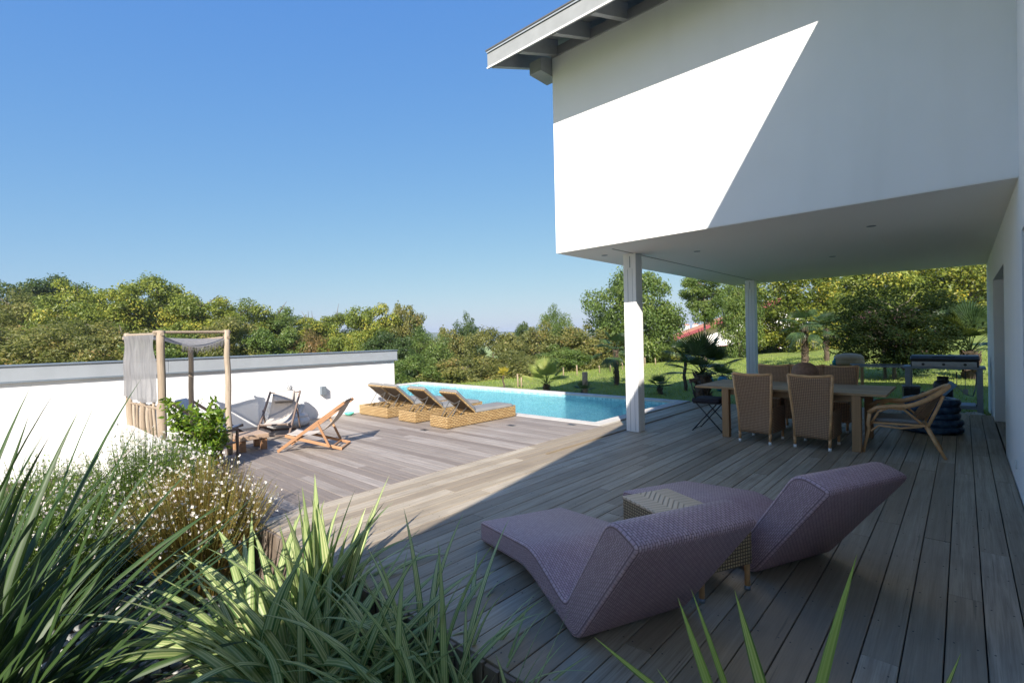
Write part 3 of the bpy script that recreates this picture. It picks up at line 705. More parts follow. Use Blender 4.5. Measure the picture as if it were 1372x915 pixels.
for x, y, a, lb in ((7.385,1.475,R(-2),'right of the two wicker chairs on the near side of the dining table'),
                    (9.30,2.42,R(180),'wicker chair on the far side of the table, beside the second white post'),
                    (9.32,1.93,R(183),'wicker chair in the middle of the far side of the table, behind the brown ball'),
                    (9.33,1.48,R(178),'wicker chair on the far side of the table, in front of the small wooden table')):
    c = copy_tree(ch); c.location = (x, y, 0); c.rotation_euler.z = a; c['label'] = lb
bl = empty('ball', (8.50, 1.78, TZ), 0, 'round brown clay ball standing on the far side of the dining table', 'ball'); bl.scale = (1.15,1.15,1.2)  # plain clay ball, holds no lamp
MB().lathe([(.001,0),(.07,.004),(.13,.05),(.155,.12),(.15,.18),(.12,.235),(.07,.265),(.05,.268),(.045,.255),(.001,.25)], 28).build('ball_body', TERRAC, bl)
# rattan armchair at the right end, faces +y
ar = empty('rattan_armchair', (7.95, .62, 0), R(5), 'low rattan tub armchair with a grey cushion at the right end of the dining table', 'armchair')
W2 = .32
mb = MB(); rail = []
for k in range(21):
    a = PI*(k/20); x = -math.cos(a)*W2*1.02; yb = -.06-math.sin(a)**.8*.42; z = .60+.24*math.sin(a)**1.1
    if k in (0, 20): pass
    rail.append((x, yb, z))
rail = [(-W2*1.02, .30, .50), (-W2*1.03, .22, .57), (-W2*1.03, .08, .595)] + rail + [(W2*1.03, .08, .595), (W2*1.03, .22, .57), (W2*1.02, .30, .50)]
mb.tube(rail, .028, 10); mb.build('arm_rail', RATTAN, ar)
def tub(u, v_):
    i = u*(len(rail)-1); k = min(int(i), len(rail)-2); f = i-k; p = Vector(rail[k]).lerp(Vector(rail[k+1]), f)
    a = PI*u; q_ = Vector((-math.cos(a)*.27, .22-math.sin(a)*.46, .40)); return q_.lerp(p, v_)
mb = MB()
base = len(mb.v); mb.sheet(lambda u, v_: tub(.27+.46*u, v_), 20, 6); mb.uv = [[(a*1.2, b*.4) for a, b in uv] for uv in mb.uv]; mb.build('back_panel', CHAIRWEAVE, ar, solid=.012)
mb = MB()
for s_ in (-1, 1):
    mb.tube([(s_*.33,.29,.50),(s_*.335,.31,.36),(s_*.31,.30,.30),(s_*.325,.36,.0)], [.022,.022,.02,.017], 10); mb.tube([(s_*.25,-.25,.38),(s_*.28,-.33,.2),(s_*.31,-.43,.0)], [.022,.02,.017], 10)
    mb.tube([(s_*.25,-.27,.34),(s_*.30,-.05,.56),(s_*.325,.10,.575),(s_*.33,.2,.52),(s_*.31,.27,.38)], .014, 8)
    mb.tube([(s_*.28,-.22,.36),(s_*.31,-.02,.33),(s_*.315,.2,.345),(s_*.315,.28,.27)], .012, 8)
    mb.tube([(s_*.255,-.26,.33),(s_*.25,-.36,.58),(s_*.21,-.42,.74)], .018, 8)
mb.tube([(-.31,.30,.27),(-.1,.31,.33),(.1,.31,.33),(.31,.30,.27)], .012, 8); mb.build('cane_frame', RATTAN, ar)
mb = MB(); mb.box(-.29,.29,-.26,.30,.36,.385); mb.build('seat', RATTAN, ar, bevel=.01)
MB().box(-.27,.27,-.22,.29,.386,.435).build('cushion', CUSH, ar, bevel=.022, seg=3)
# black folding chair at the left end
fc = empty('folding_chair', (7.93, 3.0, 0), R(180), 'black folding iron chair with black seat cushion at the left end of the table', 'chair')
mb = MB()
for x in (-.2, .2):
    mb.tube([(x, .26, .0), (x, -.14, .44)], .010, 8); mb.tube([(x*.93, -.22, .0), (x*.93, .16, .44)], .010, 8)
    mb.tube([(x, -.14, .44), (x, -.24, .83)], .010, 8)
mb.tube([(-.2,.235,.03),(.2,.235,.03)], .007, 8); mb.tube([(-.186,-.195,.03),(.186,-.195,.03)], .007, 8)
mb.box(-.2,.2,-.20,.20,.44,.452); mb.build('iron_frame', BLACK, fc)
mb = MB(); mb.box(-.21,.21,-.252,-.232,.76,.82); mb.build('back_slat', DARKWOOD, fc, bevel=.004)
mb = MB(); mb.box(-.22,.22,-.22,.22,.4525,.52); mb.build('cushion', BLACKCL, fc, bevel=.03, seg=3)
fc.rotation_euler.z = R(182)
# ------------------------------------------------------------------ outdoor kitchen
ok_ = empty('outdoor_kitchen', (12.45, -.28, -.1), 0, 'grey steel outdoor kitchen bench on thick legs beside the white wall', 'kitchen bench')
mb = MB()
for y in (0.02, 1.06):
    for x in (0, .50): mb.box(x, x+.08, y, y+.08, 0, .86)
mb.box(0.001, .079, .1005, 1.0595, .12, .17); mb.box(.501, .579, .1005, 1.0595, .12, .17); mb.box(.081, .499, .03, .07, .12, .17); mb.box(.081, .499, 1.08, 1.12, .12, .17)
for x in (.02, .50): MB().box(x, x+.05, 1.98, 2.03, 0, .869).build('rail_leg', GALV, ok_)
mb.build('steel_frame', GALV, ok_, bevel=.004)
MB().box(-.02, .62, -.02, 1.18, .861, .90).build('worktop', GALV, ok_, bevel=.004)
mb = MB(); mb.box(0, .03, 1.181, 2.05, .87, .90); mb.box(.55, .58, 1.181, 2.05, .87, .90); mb.box(.031, .549, 2.0, 2.03, .87, .90); mb.tube([(-.03,1.2,.93),(-.03,2.04,.93)], .012, 8); mb.build('side_rail', GALV, ok_)
mb = MB(); mb.box(.02, .56, .12, 1.04, .171, .185); mb.build('shelf', GALV, ok_)
gr = empty('gas_grill', (12.43, -.24, .802), 0, 'black gas grill with lid and silver control panel on the steel bench', 'grill')
mb = MB(); mb.prism([(0.005,.115),(.50,.115),(.51,.17),(.46,.215),(.12,.205),(0.0,.15)], .02, 1.02); mb.build('lid', BLACK, gr, bevel=.02, seg=3)
MB().box(0.03,.50,.03,1.01,.0,.114).build('firebox', BLACK, gr, bevel=.005)
pn = MB().box(-.005,.029,.06,.99,.0,.10).build('control_panel', STEEL, gr, bevel=.004)
for y in (.22,.52,.82): MB().tube([(-.035,y,.05),(-.006,y,.05)], .024, 14).build('knob', BLACK, pn)
MB().tube([(-.015,.35,.19),(-.03,.36,.19),(-.03,.68,.19),(-.015,.69,.19)], .009, 8).build('lid_handle', BLACK, gr)
gb = empty('gas_bottle', (12.6,.30,.078), 0, 'black gas bottle standing on the lower shelf of the steel bench', 'gas bottle')
MB().lathe([(.001,0),(.12,0),(.145,.03),(.15,.06),(.15,.36),(.13,.43),(.07,.47),(.001,.475)], 24).build('bottle_body', BLACK, gb)
MB().lathe([(.085,.45),(.09,.53),(.083,.53),(.078,.45)], 20).build('collar', BLACK, gb); MB().tube([(0,0,.47),(0,0,.53)], .02, 10).build('valve', STEEL, gb)
hs_ = MB().tube([(12.6,.30,.60),(12.50,.12,.46),(12.47,-.02,.30),(12.5,-.12,.26),(12.52,-.16,.42),(12.6,-.18,.70)], .009, 8).build('gas_hose', GALV)
tag(hs_, 'thin grey gas hose looping from the gas bottle up to the grill', 'hose')
for i, (x, y, s_, lb) in enumerate(((12.2,.25,.24,'crumpled white cloth on the ground in front of the steel bench'),(12.22,-.12,.19,'smaller crumpled white cloth on the ground by the white wall'))):
    mb = MB(); sd_ = i*9.1
    def blob(u, v_, s_=s_, sd_=sd_):
        a = 2*PI*u; b = PI*v_/2; rr = s_*(1+.35*noise.noise(Vector((math.cos(a)*1.8+sd_, math.sin(a)*1.8, b*1.5)))+.12*noise.noise(Vector((math.cos(a)*7, math.sin(a)*7+sd_, b*6))))
        return Vector((rr*math.cos(a)*math.sin(b), rr*1.1*math.sin(a)*math.sin(b), max(0, rr*.45*math.cos(b))))
    mb.sheet(blob, 36, 14); o = tag(mb.build('cloth_heap', WHITECL), lb, 'cloth'); o.location = (x, y, -.09)
sb = empty('storage_box', (12.62, .78, .072), R(8), 'black plastic storage box on the lower shelf left of the gas bottle', 'box')
MB().box(-.17,.17,-.13,.13,0,.30).build('box_body', BLACK, sb, bevel=.015); MB().box(-.18,.18,-.14,.14,.3005,.335).build('lid', DARKGREY, sb, bevel=.01)
for i_, (y_, l_, lb_) in enumerate(((-.02,.30,'long handled grill spatula hanging at the right of the steel bench'),(.10,.26,'grill fork hanging beside the spatula on the steel bench'))):
    ut = empty('grill_tool', (12.395, y_, .70), 0, lb_, 'grill tool', 'grill tools hanging on the bench')
    MB().tube([(0,0,.02),(0,0,-l_*.4)], .010, 8).build('grip', BLACK, ut); MB().tube([(0,0,-l_*.4),(0,0,-l_)], .005, 6).build('shaft', STEEL, ut)
    if i_ == 0: MB().box(-.003,.003,-.035,.035,-l_-.09,-l_).build('blade', STEEL, ut)
    else: MB().tube([(0,-.02,-l_-.08),(0,-.018,-l_-.01),(0,0,-l_),(0,.018,-l_-.01),(0,.02,-l_-.08)], .004, 6).build('prongs', STEEL, ut)
jc = MB().lathe([(.001,0),(.05,0),(.055,.02),(.055,.17),(.03,.20),(.03,.22),(.001,.22)], 16).build('spray_can', STEEL); jc.location = (12.75, .60, .072); tag(jc, 'small silver can between storage box and gas bottle on the shelf', 'can')
bd = MB().lathe([(.001,0),(.10,0),(.13,.20),(.125,.20),(.095,.01),(.001,.01)], 20).build('metal_bucket', GALV); bd.location = (12.75, 1.45, -.13); tag(bd, 'grey metal bucket on the grass under the side rail of the bench', 'bucket')
# blue ribbed bundle
bb = empty('rolled_cover', (9.72, .38, .002), 0, 'dark blue ribbed pool cover rolled into a round pile on the shaded terrace', 'pool cover')
q = N('blue_plastic_cover'); n1 = q.noise(q.obj(), 14, 4); q.p(Base_Color=q.ramp(n1, [(0.35, (.02,.045,.10)), (0.6, (.05,.11,.21)), (0.75, (.16,.23,.29))]), Roughness=.35); q.bump(n1, .8, .02); BLUEP = q.m
mb = MB()
for k in range(5):
    z = .055+.098*k; rr = .33-.012*k+.012*math.sin(k*2.1); pts = []
    for j in range(33):
        a = 2*PI*j/32; d = 1+.05*noise.noise(Vector((math.cos(a)*1.4, math.sin(a)*1.4, k*1.7))); pts.append((rr*d*math.cos(a), rr*d*math.sin(a), z+.012*noise.noise(Vector((math.cos(a)*2, math.sin(a)*2, k+7)))))
    mb.tube(pts, .055, 10, cap=False)
mb.lathe([(.30,.03),(.30,.46),(.001,.50)], 24); mb.build('cover_roll', BLUEP, bb)
MB().box(-.20,.10,-.08,.20,.50,.535, Matrix.Rotation(R(8),4,'X')).build('folded_end', simple('blue_foam', (.03,.09,.22), .5, .2), bb, bevel=.015)
br_ = empty('pool_brush', (9.75,.30,.50), R(0), 'pale blue flat pool brush leaning up out of the rolled blue cover', 'brush')
M = Matrix.Rotation(R(40),4,'X')
MB().box(-.015,.015,-.05,.05,.0,.30,M).build('blade', simple('pale_blue_plastic', (.16,.30,.46), .4, .1), br_, bevel=.005)
# small table with drum behind dining table
wt = empty('garden_table', (15.5, 2.28, -.07), R(20), 'small brown wooden table on the lawn carrying a sand coloured drum', 'table')
MB().box(-.32,.32,-.32,.32,.66,.70,t=.2).build('tabletop', TEAK, wt, bevel=.005)
for x in (-.28,.28):
    for y in (-.28,.28): MB().box(x-.03,x+.03,y-.03,y+.03,0,.659,t=.2).build('leg', TEAKLEG, wt)
MB().box(-.27,.27,-.285,-.265,.57,.659,t=.2).build('apron', TEAK, wt)
dr = empty('clay_drum', (15.48, 2.22, .631), 0, 'flat round sand coloured clay drum lying on the small garden table', 'drum')
MB().lathe([(.001,0),(.30,0),(.345,.03),(.35,.09),(.33,.12),(.335,.14),(.33,.20),(.27,.27),(.12,.30),(.001,.305)], 32).build('drum_body', DRUM, dr)
tbt = empty('teal_bottle', (15.3, 2.50, .631), 0, 'small teal bottle beside the clay drum on the garden table', 'bottle')
MB().lathe([(.001,0),(.06,0),(.065,.09),(.03,.14),(.022,.18),(.001,.18)], 16).build('bottle_body', simple('teal_plastic', (.01,.20,.24), .3, .1), tbt)
MB().lathe([(.024,.176),(.024,.205),(.001,.205)], 12).build('cap', WHITE, tbt)
tl = empty('watering_can', (15.2,5.35,-.2), 0, 'teal plastic watering can on the lawn beside the second white post', 'watering can')
MB().lathe([(.001,0),(.16,0),(.17,.05),(.14,.38),(.10,.42),(.09,.42),(.001,.36)], 20).build('can_body', simple('dark_teal_plastic', (.01,.13,.17), .35, .1), tl)
MB().tube([(.0,.15,.08),(0,.30,.30),(0,.36,.42)], [.03,.02,.03], 10).build('spout', simple('dark_teal_spout', (.01,.13,.17), .35, .1), tl); MB().tube([(0,-.12,.10),(0,-.25,.25),(0,-.14,.42),(0,.05,.45)], .012, 8).build('handle', BLACK, tl)
# ------------------------------------------------------------------ deck chairs
def make_deckchair(loc, ang, label, wmat, cmat, lean=1.0):
    r = empty('deckchair', loc, ang, label, 'deckchair', 'folding wooden deckchairs around the low stool')
    W = .26                                                     # faces +x, feet at x=0 front
    A0, A1 = Vector((.0,0,.015)), Vector((-.98,0,.70)); B0, B1 = Vector((-.01,0,.235)), Vector((-.92,0,.02))
    A0.x = .10
    fA = MB()
    for s_ in (-1,1): fA.beam(A0+Vector((0,s_*W,0)), A1+Vector((0,s_*W,0)), .028, .045, t=rd.random())
    fA.tube([A1+Vector((.02,-W+.015,-.01)), A1+Vector((.02,W-.015,-.01))], .013, 8); fA.tube([A0+Vector((-.07,-W+.015,.045)), A0+Vector((-.07,W-.015,.045))], .012, 8)
    fA.build('back_frame', wmat, r, bevel=.003)
    fB = MB(); w2 = W-.032
    for s_ in (-1,1): fB.beam(B0+Vector((0,s_*w2,0)), B1+Vector((0,s_*w2,0)), .026, .042, t=rd.random())
    fB.tube([B0+Vector((-.02,-w2+.015,0)), B0+Vector((-.02,w2-.015,0))], .013, 8); fB.beam(B1+Vector((.02,-w2+.014,0)), B1+Vector((.02,w2-.014,0)), .03, .02); fB.beam(B1+Vector((.16,-w2+.014,.035)), B1+Vector((.16,w2-.014,.035)), .03, .018)
    fB.build('seat_frame', wmat, r, bevel=.003)
    w3 = W+.028; pa = A0.lerp(A1, .60); pb = B0.lerp(B1, .80)
    for s_ in (-1,1): MB().beam(pa+Vector((0,s_*w3,0)), pb+Vector((0,s_*w3,.0)), .022, .036, t=rd.random()).build('prop', wmat, r, bevel=.003)
    top = A1+Vector((.03,0,-.025)); fr = B0+Vector((-.02,0,.012)); ww = W-.05
    def sling(u, v_):
        p = top.lerp(fr, u); p.z -= .16*math.sin(PI*u)**.9*(1+.25*u) ; p.x -= .10*math.sin(PI*u)
        p.y = (v_-.5)*2*ww; p.z += .012*((v_-.5)*2)**2; return p
    MB().sheet(sling, 18, 8).build('canvas', cmat, r, solid=.005)
    def pil(u, v_):
        return Vector((top.x-.02+.20*u, (v_-.5)*2*ww*.8, top.z+.045-.17*u-.0+.02*math.sin(PI*u)*math.sin(PI*v_)))
    MB().sheet(pil, 8, 8).build('head_pad', cmat, r, solid=.012)
    r.scale = (.87,.95,.97)
    return r
dv = Vector((2.944-3.5, 7.148-6.606)); a3 = math.atan2(dv.y, dv.x)
o = make_deckchair((3.10, 7.27, 0), a3, 'deckchair in honey wood seen from the side, nearest the wicker loungers', EUCAL, CANVAS)
f2 = Vector((3.534-3.22, 9.496-7.866)); 
o = make_deckchair((3.22, 8.20, 0), R(234), 'deckchair with greige canvas facing the camera, in front of the stone statue', DARKWOOD, CANVAS)
o = make_deckchair((2.80, 8.50, 0), R(-42), 'deckchair with blue grey canvas behind the little lemon tree, under the shelter', DARKWOOD, CANVASB)
# low stool
sl = empty('low_stool', (2.52, 7.56, 0), R(0), 'low chunky wooden stool table standing between the deckchairs', 'stool')
a = math.atan2(7.547-7.559, 2.88-2.523); sl.rotation_euler.z = a
for x in (0,.36-.075):
    for y in (0,.37-.075): MB().box(x, x+.075, y, y+.075, 0, .165, t=rd.random()).build('leg', EUCAL, sl, bevel=.006)
MB().box(-.02,.38,-.02,.39,.1655,.235,t=.6).build('stool_top', wood('stool_top_wood', [(.36,.24,.16),(.42,.29,.2),(.46,.33,.24),(.5,.37,.28)], 0, .6, 2, .1), sl, bevel=.008)
# stone bust
bs = empty('stone_statue', (3.90, 9.30, 0), R(-115), 'pale stone seated statue with topknot hair by the wall, behind the facing deckchair', 'statue')
bs.scale = (1.2, 1.2, 1.0)
mb = MB(); mb.lathe([(.001,0),(.30,0),(.335,.05),(.33,.12),(.28,.17),(.20,.20),(.001,.21)], 28); mb.build('base', STONE, bs)
mb = MB(); mb.lathe([(.16,.19),(.19,.26),(.185,.36),(.17,.44),(.125,.50),(.06,.53),(.047,.55),(.047,.60),(.001,.60)], 28, sm=True)
for v_i in range(len(mb.v)):
    x, y, z = mb.v[v_i]; mb.v[v_i] = (x*.72, y*1.12, z)
mb.build('torso', STONE, bs)
hd = MB(); hd.lathe([(.001,.555),(.05,.56),(.078,.59),(.096,.64),(.103,.69),(.098,.735),(.075,.772),(.050,.785),(.045,.805),(.028,.828),(.001,.836)], 24, sm=True)
for v_i in range(len(hd.v)):
    x, y, z = hd.v[v_i]
    if x > .04 and .60 < z < .70: x += .0
    hd.v[v_i] = (x*1.05, y*.9, z)
hdo = hd.build('head', STONE, bs)
mb = MB(); mb.tube([(.104,0,.67),(.118,0,.635),(.110,0,.622)], [.007,.013,.008], 8); mb.tube([(.092,-.022,.605),(.10,0,.603),(.092,.022,.605)], .006, 6)
for s_ in (-1,1): mb.tube([(.103,s_*.016,.665),(.104,s_*.036,.662),(.090,s_*.052,.662)], .0055, 6); mb.tube([(.0,s_*.092,.675),(.004,s_*.098,.64),(.006,s_*.090,.59)], [.010,.012,.010], 8)
mb.build('face', STONE, hdo)
hr = MB()
for z in (.70,.72,.74,.757):
    rr = {.70:.102,.72:.100,.74:.095,.757:.085}[z]
    for k in range(16):
        a = 2*PI*k/16+z*9
        if math.cos(a) > .75 and z < .71: continue
        hr.lathe([(.001,-.010),(.010,-.006),(.012,0),(.009,.008),(.001,.011)], 6, (rr*1.05*math.cos(a), rr*.9*math.sin(a), z))
hr.build('hair', STONE, hdo)
for s_ in (-1,1): MB().tube([(.0,s_*.20,.46),(.03,s_*.235,.34),(.10,s_*.19,.24),(.17,s_*.05,.235)], [.05,.045,.038,.03], 10).build('arm', STONE, bs)
mb = MB(); mb.tube([(.02,.26,.17),(.14,.20,.18),(.22,.0,.20),(.17,-.16,.19)], [.06,.06,.05,.04], 10); mb.tube([(.02,-.26,.17),(.14,-.20,.17),(.20,-.04,.165),(.16,.12,.17)], [.06,.06,.05,.04], 10); mb.build('crossed_legs', STONE, bs)
# white pouf under / beside statue
# ------------------------------------------------------------------ curtained shelter
sh = empty('curtained_shelter', (1.60, 7.50, 0), R(7), 'driftwood pole shelter hung with thin white curtains at the deck edge', 'shelter')
def pole(a, b, r0, name='post', mat=POLE, n=9, wob=.008):
    a, b = Vector(a), Vector(b); pts = []; k = 9
    for i in range(k+1):
        t = i/k; p = a.lerp(b, t); nn = Vector((noise.noise(p*2.3), noise.noise(p*2.3+Vector((9,3,1))), 0))*wob*2.2; pts.append(p+(nn if 0 < i < k else Vector()))
    rads = [r0*(1+.10*noise.noise(p*6)) for p in pts]
    return MB().tube(pts, rads, n, t=rd.random()).build(name, mat, sh)
PX_, PY_ = .80, 1.17
for x, y, r_, h_ in ((0,0,.046,1.74),(0,PY_,.034,1.73),(PX_,0,.038,1.745),(PX_,PY_,.036,1.64)): pole((x,y,0),(x,y,h_), r_)
pole((-.0,-.06,1.69),(0,PY_+.08,1.70), .022, 'beam'); pole((-.08,-.0,1.715),(PX_+.05,0,1.715), .020, 'beam'); pole((PX_,-.05,1.64),(PX_,PY_+.08,1.60), .022, 'beam'); pole((-.05,PY_,1.66),(PX_+.06,PY_,1.62), .022, 'beam')
pole((0,-.02,.74),(0,PY_,.76), .018, 'rail')
for k in range(9):
    y = .11+k*.123; pole((0,y,.03),(0.005*math.sin(k*3),y+.02*math.sin(k*2),.80+.05*math.sin(k*1.7)), .022+.004*math.sin(k*5), 'picket')
pole((PX_,0,.62),(PX_,PY_*.55,.60), .014, 'rail', DARKWOOD)
def curt(u, v_):
    y = .05+(PY_-.08)*u; bot = .80+.10*abs(u-.4)**1.1; z = 1.69-(1.69-bot)*v_
    x = -.035+.018*math.sin(u*40+2*v_)*v_**.4+.03*noise.noise(Vector((u*6, v_*3, 2))); return Vector((x-.02, y, z))
MB().sheet(curt, 80, 24).build('curtain', CLOTH, sh)
def curt2(u, v_):
    y = .08+(PY_-.14)*u; z = .76-.71*v_; return Vector((.05+.02*math.sin(u*34), y, z))
MB().sheet(curt2, 60, 8).build('lower_curtain', CLOTH, sh)
def canopy(u, v_):
    x = PX_*u; y = PY_*v_; z = 1.69-.055*u-.13*math.sin(PI*u)*(.6+.4*math.cos(v_*4))-.02*math.sin(v_*25)*math.sin(PI*u); return Vector((x, y-.01, z))
cn = MB().sheet(canopy, 24, 40).build('canopy_cloth', CLOTH, sh)
fr_ = MB()
for k in range(60):
    u = .30+.66*k/59; p = canopy(u, 0.0); fr_.tube([p, p+Vector((.008*math.sin(k*3), -.006, -.05)), p+Vector((.015*math.sin(k*5), 0, -.09-.02*math.sin(k*7)))], .0025, 4)
for k in range(60):
    p = canopy(1.0, k/59*.9); fr_.tube([p, p+Vector((.01, .006*math.sin(k), -.07)), p+Vector((.015, 0, -.12-.02*math.sin(k*7)))], .0025, 4)
fr_.build('fringe', CLOTH, cn)
# ------------------------------------------------------------------ little chair with white pot beside the lemon tree
wc = empty('small_wooden_chair', (2.15,7.22,0), R(35), 'small dark wooden chair frame between the lemon tree and the shelter post', 'chair')
mb = MB()
for x in (-.15,.15):
    mb.beam((x,-.15,0),(x,-.15,.42), .028,.028); mb.beam((x,.15,0),(x,.17,.26), .028,.028)
mb.beam((-.16,-.15,.41),(.16,-.15,.41), .025,.03); mb.beam((-.16,.0,.235),(.16,.0,.235), .3,.018); mb.build('frame', DARKWOOD, wc, bevel=.003)
wb = empty('white_bucket', (2.15,7.22,.246), 0, 'small white bucket on the dark wooden chair by the lemon tree', 'bucket')
MB().lathe([(.001,0),(.085,0),(.11,.15),(.118,.155),(.118,.165),(.106,.163),(.08,.01),(.001,.01)], 24).build('pail', simple('white_plastic', (.70,.72,.76), .4, .03), wb)
MB().tube([(-.112,0,.15),(-.09,0,.22),(0,0,.25),(.09,0,.22),(.112,0,.15)], .003, 6).build('handle', GALV, wb)
TREES = [
  ('tree', 2.44, 74.43, 8.91, 4.33, 0.57, 'L_DARK', 0, 'dark green tree top at the far left edge of the tree line') ,
  ('tree', 5.96, 73.55, 8.83, 3.68, 0.42, 'L_DARK', 1, 'dark green rounded tree behind the left end of the tree line, second from the edge') ,
  ('tree', 14.19, 58.62, 7.17, 3.41, 0.21, 'L_DARK', 2, 'dark tree peeping between the two tallest yellow green trees on the left') ,
  ('tree', 3.26, 61.66, 6.67, 3.67, 0.68, 'L_OLIVE', 3, 'olive tree near the left edge in front of the dark tree tops') ,
  ('tree', 5.84, 52.92, 6.66, 2.88, 0.66, 'L_YEL', 4, 'broad yellow green tree left of the curtained shelter, highest at the left') ,
  ('tree', 7.68, 47.95, 6.04, 2.59, 0.63, 'L_YEL', 0, "yellow green tree directly above the shelter's left post") ,
  ('tree', 10.22, 48.14, 6.69, 3.03, 0.51, 'L_YEL', 1, 'tallest yellow green tree rising above the curtained shelter') ,
  ('tree', 12.18, 44.5, 5.78, 2.66, 0.46, 'L_YEL', 2, "yellow green tree above the shelter's right post") ,
  ('tree', 14.69, 43.24, 5.02, 2.58, 0.36, 'L_YEL', 3, 'yellow green tree right of the curtained shelter, with a small pale top') ,
  ('tree', 17.55, 43.06, 4.43, 2.55, 0.23, 'L_GREEN', 4, 'mid green tree above the stone statue, behind the garden wall') ,
  ('tree', 19.39, 41.05, 3.73, 2.23, 0.17, 'L_YEL', 0, 'low yellow green tree above the wall lamp') ,
  ('tree', 21.97, 41.19, 3.77, 2.33, 0.05, 'L_YEL', 1, 'yellow green tree left of the tall pair at the end of the wall') ,
  ('tree', 1.42, 42.9, 3.34, 3.41, -0.84, 'L_OLIVE', 2, 'brownish bush behind the coping at the far left of the garden wall') ,
  ('tree', 3.74, 38.88, 3.2, 2.86, -0.84, 'L_OLIVE', 3, 'large brownish bush behind the wall, left of the shelter') ,
  ('tree', 5.75, 35.2, 2.73, 2.33, -0.83, 'L_OLIVE', 4, "olive bush behind the wall right at the shelter's curtain") ,
  ('tree', 7.76, 33.01, 2.5, 2.33, -0.89, 'L_GREEN', 0, 'green bush seen through the curtained shelter') ,
  ('tree', 10.12, 31.91, 2.81, 2.09, -1.05, 'L_OLIVE', 1, 'olive bush behind the wall just right of the shelter') ,
  ('tree', 12.21, 31.1, 2.8, 2.05, -1.2, 'L_GREEN', 2, 'mid green bush behind the wall above the facing deckchair') ,
  ('tree', 14.38, 30.21, 2.21, 1.41, -1.35, 'L_RUST', 3, 'rust coloured bush behind the wall above the wall lamp') ,
  ('tree', 15.56, 28.92, 2.36, 1.41, -1.39, 'L_YEL', 4, 'bright yellow green bush above the middle of the wall coping') ,
  ('tree', 19.59, 31.96, 4.63, 1.96, -0.83, 'L_YEL', 2, 'tall yellow green tree behind the right end of the garden wall') ,
  ('tree', 21.83, 30.99, 4.32, 1.63, -0.95, 'L_OLIVE', 0, 'tall olive tree just right of the garden wall end') ,
  ('tree', 17.04, 25.82, 1.72, 1.82, -2.27, 'L_DARK', 1, 'dark bush between the end of the garden wall and the pool') ,
  ('tree', 20.99, 27.43, 2.31, 1.8, -2.32, 'L_GREEN', 3, 'mid green bushy tree above the double lounger') ,
  ('tree', 27.05, 29.71, 3.33, 1.27, -2.48, 'L_DARK', 4, 'narrow dark tree standing above the lounger cushions') ,
  ('tree', 24.71, 29.3, 2.47, 1.73, -2.25, 'L_OLIVE', 0, 'thin olive tree left of the narrow dark one above the pool') ,
  ('tree', 22.76, 22.53, 1.87, 2.18, -2.2, 'L_OLIVE', 1, 'rounded olive bush behind the middle of the pool') ,
  ('tree', 33.22, 28.9, 3.26, 1.13, -1.67, 'L_DARK', 2, 'small pointed dark tree above the far edge of the pool') ,
  ('tree', 33.57, 25.56, 4.01, 1.46, -1.58, 'L_GREEN', 3, 'tall green tree left of the big oak') ,
  ('tree', 27.9, 22.85, 2.38, 2.18, -2.2, 'L_OLIVE', 4, 'olive bush left of the lit fan palm, behind the fence') ,
  ('tree', 29.28, 19.86, 2.39, 2.23, -1.64, 'L_OLIVE', 0, 'wide olive bush between the lit fan palm and the big oak') ,
  ('tree', 14.59, 19.59, 0.64, 1.45, -1.91, 'L_GREEN', 1, 'low green bush touching the far left corner of the pool') ,
  ('tree', 16.07, 17.98, 0.81, 2.0, -1.77, 'L_OLIVE', 2, 'low olive bush right behind the pool, above the wicker loungers') ,
  ('tree', 18.53, 16.78, 0.79, 2.08, -1.59, 'L_OLIVE', 3, 'low olive bush behind the golden palm') ,
  ('tree', 21.81, 16.15, 1.0, 1.64, -1.09, 'L_GREEN', 4, 'low green bush behind the lit fan palm') ,
  ('tree', 32.55, 17.82, 6.15, 3.16, -1.53, 'L_GREEN', 5, 'big round green oak behind the first white post') ,
  ('tree', 35.57, 15.93, 0.71, 1.68, -1.42, 'L_YEL', 1, 'low yellow green bush right of the big oak') ,
  ('tree', 32.33, 16.51, 1.12, 1.59, -1.21, 'L_GREEN', 2, 'low green bush under the right side of the big oak') ,
  ('tree', 27.09, 10.44, 4.91, 1.19, 2.13, 'L_GREEN', 6, 'light leafy tree with hanging branches left of the second white post') ,
  ('tree', 32.54, 10.42, 5.64, 1.32, -0.08, 'L_GREEN', 3, 'green tree directly behind the second white post') ,
  ('tree', 37.14, 8.36, 6.12, 3.25, -0.17, 'L_GOLD', 5, 'golden yellow tree between the second post and the dark myrtle') ,
  ('tree', 40.33, 10.75, 1.79, 2.52, -0.57, 'L_DARK', 4, 'dark hedge bush beside the far white house') ,
  ('tree', 39.25, 13.39, 0.6, 2.3, -1.01, 'L_GREEN', 0, 'low green bush in front of the far house gable') ,
  ('tree', 42.17, 7.25, 1.35, 2.18, -0.5, 'L_DARK', 1, 'dark hedge bush right of the slim garden palms') ,
  ('tree', 43.77, 5.57, 7.08, 3.0, -0.0, 'L_YEL', 2, 'yellow green tree rising behind the small garden table') ,
  ('tree', 48.74, 3.12, 7.88, 3.74, 0.4, 'L_GOLD', 0, 'golden tree behind the dark myrtle at the ceiling edge') ,
  ('tree', 49.22, -0.38, 7.17, 3.0, 1.45, 'L_GOLD', 3, 'golden tree behind the large fan palm beside the white wall') ,
  ('flowering_tree', 18.86, 1.63, 2.83, 1.59, 0.2, 'L_MYRTLE', 7, 'dark crape myrtle with a few pink flowers behind the steel bench') ,
  ('tree', 62.25, -2.77, 7.35, 4.0, 1.35, 'L_GREEN', 4, 'green tree hidden partly by the white wall on the right') ,
]
